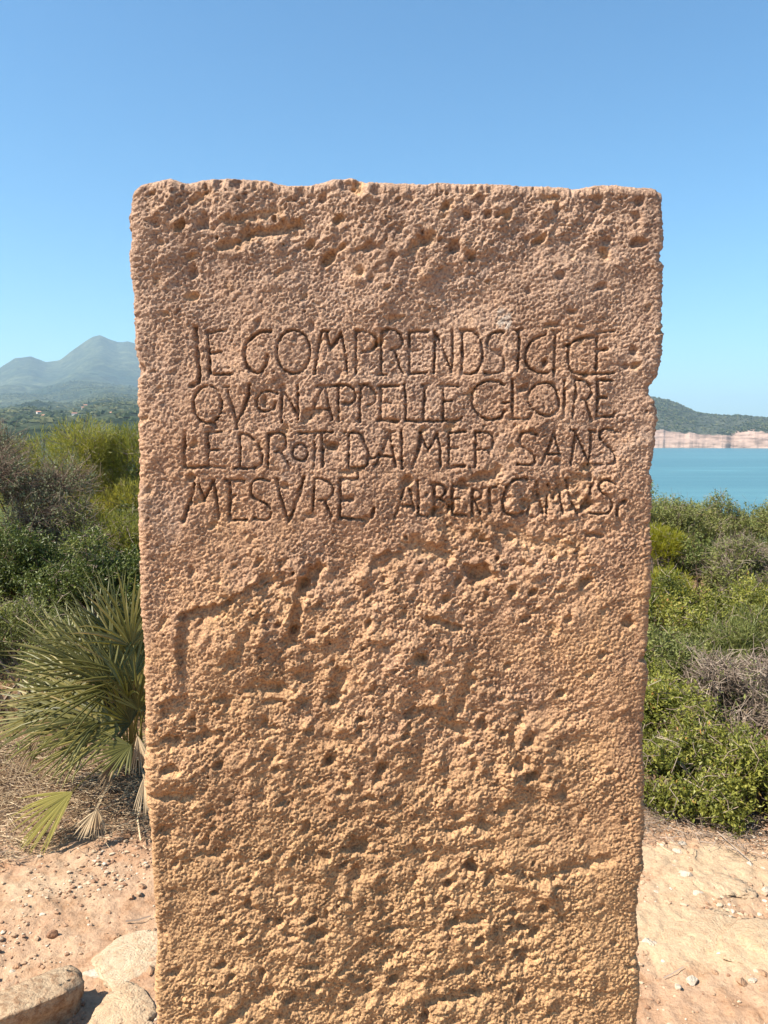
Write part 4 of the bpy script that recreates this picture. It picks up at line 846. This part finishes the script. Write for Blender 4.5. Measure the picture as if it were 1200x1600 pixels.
# ------------------------------------------------------------------ dwarf fan palm
def blade(V, Fc, tn, p0, d0, side, length, width, droop, seg=5, tone=.5):
    """folded narrow strip"""
    base = len(V); p = Vector(p0); d = Vector(d0).normalized(); sd = Vector(side).normalized()
    for k in range(seg + 1):
        t = k / seg; nrm = sd.cross(d).normalized()
        ww = width * (0.35 + 0.65 * min(1, t * 4)) * (1 - t) ** 0.6 if t < 1 else 0.0
        V += [tuple(p + sd * ww * 0.5 + nrm * ww * 0.32), tuple(p), tuple(p - sd * ww * 0.5 + nrm * ww * 0.32)]
        tn += [tone + 0.25 * t * t] * 3
        d = (d + Vector((0, 0, -droop / seg * (0.4 + t)))).normalized(); p = p + d * (length / seg)
    for k in range(seg):
        a = base + 3 * k
        Fc += [(a, a + 1, a + 4, a + 3), (a + 1, a + 2, a + 5, a + 4)]
def frond(parent, mat, name, base, hub, axis, normal, radius, n=18, spread=80, width=0.017, droop=0.25, rs=None, label=None, tone=.4):
    rs = rs or random.Random(1)
    V = []; Fc = []; tn = []
    base = Vector(base); hub = Vector(hub); ax = Vector(axis).normalized(); nm = Vector(normal); nm = (nm - ax * nm.dot(ax)).normalized(); sd = ax.cross(nm).normalized()
    # petiole: tapered four-sided bar with a sag
    k_ = 6
    for i in range(k_ + 1):
        t = i / k_; p = base.lerp(hub, t) + Vector((0, 0, 0.10 * (hub - base).length * math.sin(math.pi * t) * 0.6)); r_ = 0.006 * (1 - 0.5 * t)
        V += [tuple(p + sd * r_), tuple(p + nm * r_ * 0.6), tuple(p - sd * r_), tuple(p - nm * r_ * 0.6)]; tn += [0.75] * 4
    for i in range(k_):
        for j in range(4):
            a = i * 4 + j; b = i * 4 + (j + 1) % 4; Fc.append((a, b, b + 4, a + 4))
    for i in range(n):
        f = (i / (n - 1) - 0.5) * 2; an = R(spread) * f + R(rs.uniform(-2.5, 2.5))
        d = ax * math.cos(an) + sd * math.sin(an) + nm * (0.16 * abs(f) + rs.uniform(-0.05, 0.05))
        s2 = nm.cross(d)
        ln = radius * (1 - 0.22 * f * f) * rs.uniform(0.88, 1.06)
        blade(V, Fc, tn, hub, d, s2, ln, width, droop * rs.uniform(0.5, 1.5), 5, min(1, max(0, tone + rs.uniform(-.25, .25))))
    o = mesh_np(name, np.array(V), np.array(Fc), mat, parent, attrs={'tone': np.clip(tn, 0, 1)})
    if label: o['label'] = label
    return o
pb = Vector(at_ground(208, 1195)); pb.z = gz(pb.x, pb.y)
palm = empty('dwarf_fan_palm', pb)
tag(palm, 'spiky dwarf fan palm with splayed green fronds at the left foot of the slab', 'palm')
rs = random.Random(77)
def w2p(p): return Vector(p) - pb
# fronds aimed by (px,py,depth) of the hub and of the fan's outward axis
FR = [  # hub px,py,depth ; axis x,y,z ; radius
 (205, 1010, 3.55, (-.10, -.1, 1), .36), (188, 1000, 3.7, (-.35, .1, .95), .38), (215, 1030, 3.8, (.15, .2, 1), .36), (165, 1010, 3.8, (-.5, .1, .9), .36),
 (150, 1045, 3.6, (-.75, -.1, .7), .40), (120, 1040, 3.8, (-.8, .1, .65), .38), (175, 1075, 3.4, (-.7, -.2, .72), .42), (135, 1085, 3.5, (-.95, -.1, .45), .40),
 (110, 1080, 3.7, (-.9, 0, .5), .38), (165, 1120, 3.35, (-.95, -.2, .25), .42), (120, 1120, 3.5, (-1, -.1, .15), .38), (85, 1100, 3.6, (-1, .1, .2), .32),
 (200, 1090, 3.35, (-.35, -.2, .95), .36), (210, 1060, 3.5, (-.5, 0, .85), .40), (188, 1140, 3.3, (-1, -.25, .12), .40), (205, 1130, 3.4, (-.3, -.4, .8), .26),
 (190, 1050, 3.6, (-.55, -.3, .8), .40), (150, 1010, 3.9, (-.6, .3, .8), .34), (217, 1110, 3.35, (.2, -.2, .95), .28), (205, 1165, 3.25, (-.6, -.5, -.12), .20), (230, 1080, 3.6, (.4, -.1, .8), .34), (235, 1000, 3.8, (.3, 0, 1), .36),
 (60, 1120, 3.6, (-.95, .1, -.02), .28), (140, 1150, 3.4, (-.9, -.35, -.05), .30)]
for i, (px, py, dp, ax, rad_) in enumerate(FR):
    hub = w2p(at_depth(px, py, dp))
    nm = Vector((0.25 + rs.uniform(-.4, .3), -0.55 + rs.uniform(-.5, .5), 0.8))
    frond(palm, M_PALM, 'frond', (rs.uniform(-.05, .05), rs.uniform(-.05, .05), 0.03), hub, ax, nm, rad_, rs.choice([15, 17, 19, 21]), rs.uniform(48, 82), 0.018, rs.uniform(.15, .9), rs, tone=rs.uniform(.0, .6))
hub = w2p(at_depth(112, 1238, 3.18))
frond(palm, M_PALMY, 'frond', (-.02, -.05, .05), hub, (-.62, -.25, -.52), (-.35, -.8, .75), .30, 20, 42, 0.018, .35, rs, label='drooping yellow-green frond hanging over the bare earth', tone=.35)
for (px, py, dp, ax, rad_, tn_) in [(62, 1150, 3.35, (-.5, -.2, -.8), .20, .5), (152, 1262, 3.15, (.1, -.2, -.75), .14, .8), (148, 1268, 3.12, (-.4, -.3, -.6), .12, .7), (215, 1150, 3.3, (.2, -.3, -.8), .18, .8), (180, 1190, 3.3, (-.3, -.3, -.6), .14, .3), (225, 1215, 3.15, (.05, -.3, -.9), .16, .9)]:
    frond(palm, M_DEADP, 'dead_frond', (0, 0, .04), w2p(at_depth(px, py, dp)), ax, (0, -.8, .6), rad_, 11, 22, 0.010, .3, rs, tone=tn_)
# short fibrous trunk
V = []; Fc = []; tn = []
for i in range(46):
    th = rs.uniform(0, 2 * math.pi); r0 = rs.uniform(.01, .06)
    blade(V, Fc, tn, (r0 * math.cos(th), r0 * math.sin(th), -.01), (math.cos(th) * .5, math.sin(th) * .5, 1), (-math.sin(th), math.cos(th), 0), rs.uniform(.08, .18), .022, .05, 3, rs.uniform(0, .7))
mesh_np('trunk', np.array(V), np.array(Fc), M_DEADP, palm, attrs={'tone': np.clip(tn, 0, 1)})

# ------------------------------------------------------------------ litter of straw and twigs
def litter(name, label, n_, polyfn, mat, lmin, lmax, rad_, seed, lift=0.03):
    g = np.random.default_rng(seed); x, y = polyfn(g, n_); n_ = len(x)
    z = ground_h(x, y) + g.uniform(0.001, lift, n_)
    th = g.uniform(0, 2 * math.pi, n_); L = g.uniform(lmin, lmax, n_)
    dz = g.uniform(-.15, .35, n_)
    a = np.stack([x, y, z], 1); d = np.stack([np.cos(th), np.sin(th), dz], 1)
    b = a + d * L[:, None]; b[:, 2] = np.maximum(b[:, 2], ground_h(b[:, 0], b[:, 1]) + 0.001)
    V, Fc = stick_mesh(a, b, rad_, rad_ * 0.6, 0.1 * L[:, None] * g.standard_normal((n_, 3)) * np.array([[1, 1, .4]]))
    o = mesh_np(name, V, Fc, mat, attrs={'tone': np.repeat(g.uniform(0, 1, n_), 9)})
    tag(o, label[0], label[1], kind='stuff'); return o
def left_litter(g, n_):
    x = g.uniform(-2.3, -0.75, n_); y = g.uniform(2.9, 4.3, n_)
    e = 3.05 + 0.10 * np.sin(x * 5) + 0.18 * fbm(x * 4, y * 4, 3, 7) + 0.55 * sstep(-1.5, -2.1, x)
    pr = sstep(e - 0.12, e + 0.20, y); k = g.uniform(0, 1, n_) < pr; return x[k], y[k]
litter('straw_litter', ('tangled dry straw and dead leaf bits on the ground under the fan palm', 'litter'), 9000, left_litter, M_DRY, .02, .10, .0011, 501)
litter('dark_litter', ('dark brown rotting leaf bits under the fan palm', 'litter'), 5000, left_litter, M_TWIGD, .015, .05, .0022, 502, .015)
def right_litter(g, n_):
    x = g.uniform(0.6, 2.1, n_); y = g.uniform(2.8, 3.7, n_)
    e = 3.10 - 0.22 * (x - 1.1) + 0.06 * fbm(x * 5, y * 5, 3, 7)
    pr = sstep(e - 0.12, e + 0.10, y); k = g.uniform(0, 1, n_) < pr; return x[k], y[k]
litter('twig_litter', ('thin brown twigs and stalks littering the bush edge on the right', 'litter'), 3500, right_litter, M_TWIG, .02, .12, .0013, 503)

# ------------------------------------------------------------------ rocks and stones
def ico(sub):
    import bmesh
    bm = bmesh.new(); bmesh.ops.create_icosphere(bm, subdivisions=sub, radius=1)
    V = np.array([v.co[:] for v in bm.verts]); Fc = np.array([[v.index for v in f.verts] for f in bm.faces]); bm.free(); return V, Fc
IC = {s: ico(s) for s in (1, 2, 3, 4, 5)}
def n3(P, s, seed):
    return fbm(P[:, 0] * s + P[:, 2] * s * .7 + seed, P[:, 1] * s - P[:, 2] * s * .9, 4, seed)
def rock(name, label, cat, px, py, sx, sy, sz, mat, seed, sub=4, sink=0.35, flat=0.0, undercut=0.0, rz=0.0, am=.22, pos=None, lift=0, front=0):
    V, Fc = IC[sub]; V = V.copy(); nn = V.copy()
    V *= (1 + am * n3(nn, 1.3, seed) + am * .4 * n3(nn, 3.6, seed + 5) + am * .22 * n3(nn, 9, seed + 9) + am * .12 * n3(nn, 22, seed + 3))[:, None]
    rgs = np.random.default_rng(seed)
    for k in range(7):                               # hewn facets
        q = unit(rgs.standard_normal(3)); dd = rgs.uniform(.5, .8); over = V @ q - dd; V -= np.outer(np.maximum(over, 0) * .8, q)
    if front: V[:, 1] = np.where(V[:, 1] < -front, -front + (V[:, 1] + front) * .12, V[:, 1])
    if flat: V[:, 2] = np.where(V[:, 2] > flat, flat + (V[:, 2] - flat) * .18, V[:, 2])
    if undercut:
        t = np.clip((0.15 - V[:, 2]) / 0.8, 0, 1)
        fr = np.clip(-V[:, 1], 0, 1)
        V[:, 1] += undercut * sstep(0, .5, t) * fr * 1.2; V[:, 0] *= 1 - 0.15 * t
    V = V * np.array([[sx, sy, sz]])
    c, s = math.cos(rz), math.sin(rz); V = np.stack([V[:, 0] * c - V[:, 1] * s, V[:, 0] * s + V[:, 1] * c, V[:, 2]], 1)
    x, y, _ = pos if pos else at_ground(px, py, sz * (1 - sink))
    o = mesh_np(name, V, Fc, mat, smooth=sub >= 3, loc=(x, y, gz(x, y) + sz * (1 - sink) - sz * .5 + lift))
    tag(o, label, cat); return o
rock('boulder', 'large pale boulder with a dark undercut front in the lower left corner', 'rock', 40, 1534, .15, .135, .14, mat_rock('shade_browned_rock', (.33, .215, .13), (.47, .36, .24), (.20, .105, .055), .9), 3, 5, .14, .28, .3, R(40), .46, front=.36)  # heavier brown stain over the whole rock stands in for its shaded front
rock('boulder', 'half-buried pale rock touching the slab in the lower left', 'rock', 196, 1552, .085, .11, .07, M_ROCKB, 8, 5, .50, .12, .1, R(-10), .42)
rock('flat_rock', 'flat whitish bedrock patch emerging beside the slab above the half-buried rock', 'rock', 215, 1472, .12, .16, .055, M_ROCK, 13, 5, .52, .1, 0, R(12), .42)
rock('flat_rock', 'small rough ochre rock at the bottom edge next to the slab', 'rock', 205, 1605, .09, .07, .05, M_ROCKB, 17, 4, .6, .3)
rock('flat_rock', 'thin flat stone ledge level with the earth left of the slab', 'rock', 165, 1500, .07, .035, .03, M_WHITE, 19, 4, .65, .2, 0, R(20))
rock('dark_stone', 'small dark brown stone alone on the bare earth left of the slab', 'stone', 82, 1449, .022, .014, .018, mat_rock('dark_brown_stone', (.16, .09, .06), (.28, .16, .10)), 23, 3, .1, 0, 0, R(20))
rock('flat_rock', 'broad crumbly pale bedrock sheet in the lower right earth', 'rock', 1110, 1455, .26, .15, .026, M_ROCKB, 31, 5, .86, 0, 0, R(-8), .45)
rock('flat_rock', 'pale bedrock slab below the bush edge on the right', 'rock', 1085, 1372, .20, .12, .028, M_ROCKB, 37, 5, .86, 0, 0, R(-25), .45)
rock('flat_rock', 'long weathered bedrock hump at the right edge', 'rock', 1195, 1478, .20, .12, .030, M_ROCKB, 41, 5, .84, 0, 0, R(10), .45)
SM = [(1068, 1368, .030, 'largest white stone on the pale earth below the bushes', M_WHITE), (1053, 1358, .018, 'white stone just left of the largest white stone', M_WHITE), (1064, 1322, .018, 'rounded whitish stone at the bush edge nearest the slab', M_WHITE),
      (1056, 1334, .022, 'cream stone below the rounded whitish stone', M_WHITE), (1086, 1327, .016, 'reddish stone at the bush edge', M_PEB), (1079, 1362, .012, 'small stone right of the largest white stone', M_PEB), (1026, 1396, .016, 'white stone near the slab edge on the right', M_WHITE),
      (1172, 1350, .018, 'cream stone among the twigs in the right corner', M_WHITE), (1196, 1388, .020, 'white stone at the right edge of the picture', M_WHITE), (1090, 1398, .020, 'pale wedge-shaped stone in the middle of the right earth', M_WHITE),
      (1011, 1474, .026, 'bright white stone touching the right edge of the slab', M_WHITE), (1023, 1476, .014, 'grey-white stone next to the bright white stone by the slab', M_WHITE), (1118, 1520, .016, 'stone on the lower right earth with a shadowed hollow', M_PEB), (1158, 1538, .018, 'reddish stone on the lower right earth', M_PEB),
      (1175, 1536, .014, 'pale stone right of the reddish stone on the lower right earth', M_WHITE), (1190, 1524, .018, 'orange stone near the lower right edge', M_PEB), (1082, 1530, .020, 'elongated cream stone on the lower right earth', M_WHITE), (1060, 1545, .013, 'small cream stone left of the elongated one', M_WHITE),
      (205, 1396, .016, 'cream stone on the earth left of the slab above the flat bedrock', M_PEB), (222, 1376, .015, 'reddish stone near the left edge of the slab', M_PEB), (180, 1452, .014, 'reddish stone at the rim of the white bedrock patch', M_PEB), (128, 1463, .011, 'earthy stone right of the dark brown stone', M_PEB),
      (25, 1495, .014, 'reddish stone left above the boulder', M_PEB), (18, 1502, .012, 'pale stone beside the reddish one above the boulder', M_WHITE), (33, 1524, .015, 'ochre stone lying against the back of the boulder', M_PEB), (62, 1335, .012, 'pale stone on the earth near the drooping palm frond', M_WHITE), (193, 1492, .014, 'red-brown stone in the gap between the pale rocks', M_PEB), (235, 1510, .017, 'brown stone wedged between the slab and the half-buried rock', M_PEB)]
for i, (px, py, r_, lb, mt) in enumerate(SM):
    q = random.Random(i * 7 + 1)
    rock('stone', lb, 'stone', px, py, r_ * q.uniform(.9, 1.35), r_ * q.uniform(.8, 1.1), r_ * q.uniform(.5, .8), mt, 60 + i, 2, .3, 0, 0, q.uniform(0, 3), .5)
# gravel and pebbles
g = np.random.default_rng(601)
V0, F0 = IC[1]
n_ = 26000
x = g.uniform(-2.1, 2.0, n_); y = g.uniform(1.95, 3.35, n_)
dens = sstep(-0.25, 0.35, fbm(x * 3, y * 3, 3, 66)) * 0.9 + 0.12
k = g.uniform(0, 1, n_) < dens; x = x[k]; y = y[k]; n_ = len(x)
sz = 0.0019 + 0.0075 * g.uniform(0, 1, n_) ** 5 + 0.002 * g.uniform(0, 1, n_)
th = g.uniform(0, 2 * math.pi, n_)
Vp = V0[None] * (1 + .25 * g.standard_normal((n_, len(V0), 1)) * .6) * np.stack([sz * g.uniform(.8, 1.5, n_), sz, sz * g.uniform(.5, .9, n_)], 1)[:, None, :]
Vx = Vp[..., 0] * np.cos(th)[:, None] - Vp[..., 1] * np.sin(th)[:, None]; Vy = Vp[..., 0] * np.sin(th)[:, None] + Vp[..., 1] * np.cos(th)[:, None]
Vp = np.stack([Vx + x[:, None], Vy + y[:, None], Vp[..., 2] + (ground_h(x, y) + sz * .25)[:, None]], -1).reshape(-1, 3)
Fp = (F0[None] + (np.arange(n_) * len(V0))[:, None, None]).reshape(-1, 3)
m_grav, nn_, ll_, pp_, oo_ = newmat('mixed_gravel')
at = nn_.new('ShaderNodeAttribute'); at.attribute_name = 'tone'
ll_.new(ramp(nn_, ll_, at.outputs['Fac'], [(0, (.20, .10, .055)), (.4, (.32, .19, .11)), (.8, (.42, .31, .20)), (1, (.52, .45, .35))]).outputs[0], pp_.inputs['Base Color']); pp_.inputs['Roughness'].default_value = .95
o = mesh_np('gravel', Vp, Fp, m_grav, attrs={'tone': np.repeat(g.uniform(0, 1, n_), len(V0))}); tag(o, 'small reddish and cream pebbles strewn over the bare earth', 'gravel', kind='stuff')

# a few single sticks on the earth
def stick(label, pts, r_, mat, name='stick', z=0.006):
    P_ = [Vector((*at_ground(*p)[:2], 0)) for p in pts]
    for p in P_: p.z = gz(p.x, p.y) + z + r_
    a = np.array([tuple(p) for p in P_]); V, Fc = stick_mesh(a[:-1], a[1:], r_, r_ * .8)
    o = mesh_np(name, V, Fc, mat, attrs={'tone': np.full(len(V), .7)}); tag(o, label, 'stick'); return o
stick('straight brown stick on the earth just above the white bedrock patch', [(196, 1437), (215, 1434), (236, 1429)], .004, M_TWIGD)
stick('pale curved dry root dangling to the earth at the left edge of the slab', [(228, 1235), (220, 1262), (215, 1285), (220, 1320)], .004, M_DRY, z=.02)
stick('bleached stick lying at the far left below the drooping frond', [(0, 1303), (18, 1308), (40, 1316)], .004, M_DRY)
stick('thin straw stalk on the earth at the left under the bleached stick', [(8, 1343), (40, 1340)], .0018, M_DRY)
stick('thin reddish twig on the lower right earth', [(1037, 1530), (1052, 1525), (1068, 1519)], .0022, M_TWIG)
stick('thin dark twig on the right earth pointing at the bushes', [(1132, 1360), (1140, 1372)], .003, M_TWIGD)
stick('pale straight stalk at the bush edge near the slab', [(1026, 1325), (1040, 1336), (1052, 1343)], .0022, M_DRY)
stick('long grey stalk leaning out of the bush litter in the right corner', [(1120, 1310), (1150, 1336), (1172, 1356)], .0025, M_TWIG, z=.02)

# ------------------------------------------------------------------ houses on the mountain's lower slopes
def house(px, py, wd, dp, hg, rz):
    az_ = math.atan2((px - 600) / F, 1); el = (685 - py) / F
    rs_ = np.linspace(1500, 6500, 900); zz_ = mount_z(np.full(900, az_), rs_)
    ang = (zz_ - CH) / rs_; ix = np.argmax(ang > el)
    r0 = float(rs_[ix]); z0 = float(zz_[ix])
    o = empty('house', (r0 * math.sin(az_), r0 * math.cos(az_), z0), rz)
    b = [(-wd / 2, -dp / 2), (wd / 2, -dp / 2), (wd / 2, dp / 2), (-wd / 2, dp / 2)]
    V = [(x, y, -6) for x, y in b] + [(x, y, hg) for x, y in b]
    mesh_np('wall', V, np.array([[0, 1, 5, 4], [1, 2, 6, 5], [2, 3, 7, 6], [3, 0, 4, 7]]), M_WALL, o)
    e_ = .5
    V = [(-wd / 2 - e_, -dp / 2 - e_, hg), (wd / 2 + e_, -dp / 2 - e_, hg), (wd / 2 + e_, dp / 2 + e_, hg), (-wd / 2 - e_, dp / 2 + e_, hg), (-wd / 2 - e_, 0, hg + dp * .22), (wd / 2 + e_, 0, hg + dp * .22)]
    mesh_np('roof', V, [np.array([[0, 1, 5, 4], [2, 3, 4, 5], [0, 3, 2, 1]]), np.array([[0, 4, 3], [1, 2, 5]])], M_ROOF, o)
    for k in range(3):
        xx = (k - 1) * wd * .3
        mesh_np('window', [(xx - .9, -dp / 2 - .05, hg * .4), (xx + .9, -dp / 2 - .05, hg * .4), (xx + .9, -dp / 2 - .05, hg * .75), (xx - .9, -dp / 2 - .05, hg * .75)], np.array([[0, 1, 2, 3]]), M_GLASS, o)
    return o
q = random.Random(9)
for i, (px, py) in enumerate([(190, 656), (194, 659), (178, 650), (199, 673), (204, 675), (137, 639), (133, 643), (72, 655), (64, 650), (120, 652)]):
    o = house(px, py, q.uniform(5, 9), q.uniform(5, 8), q.uniform(3, 4), q.uniform(-.9, .9))
    tag(o, 'tiny whitewashed house among the trees on the lower slopes of the distant mountain', 'house', 'houses on the distant mountainside')

# ------------------------------------------------------------------ haze
hb = 20000
V = [(x, y, z) for z in (-31, 985) for x, y in ((-hb, -hb), (hb, -hb), (hb, hb), (-hb, hb))]
m = bpy.data.materials.new('haze_air'); m.use_nodes = True; nt = m.node_tree; nt.nodes.clear()
vo = nt.nodes.new('ShaderNodeVolumePrincipled'); vo.inputs['Color'].default_value = (0.60, 0.83, 1.0, 1); vo.inputs['Density'].default_value = 0.85e-4; vo.inputs['Anisotropy'].default_value = 0.1
oo = nt.nodes.new('ShaderNodeOutputMaterial'); nt.links.new(vo.outputs[0], oo.inputs['Volume'])
o = mesh_np('haze', V, np.array([[3, 2, 1, 0], [4, 5, 6, 7], [0, 1, 5, 4], [1, 2, 6, 5], [2, 3, 7, 6], [3, 0, 4, 7]]), m)
tag(o, 'pale blue sea haze softening the mountain and the far coast', 'haze', kind='stuff')
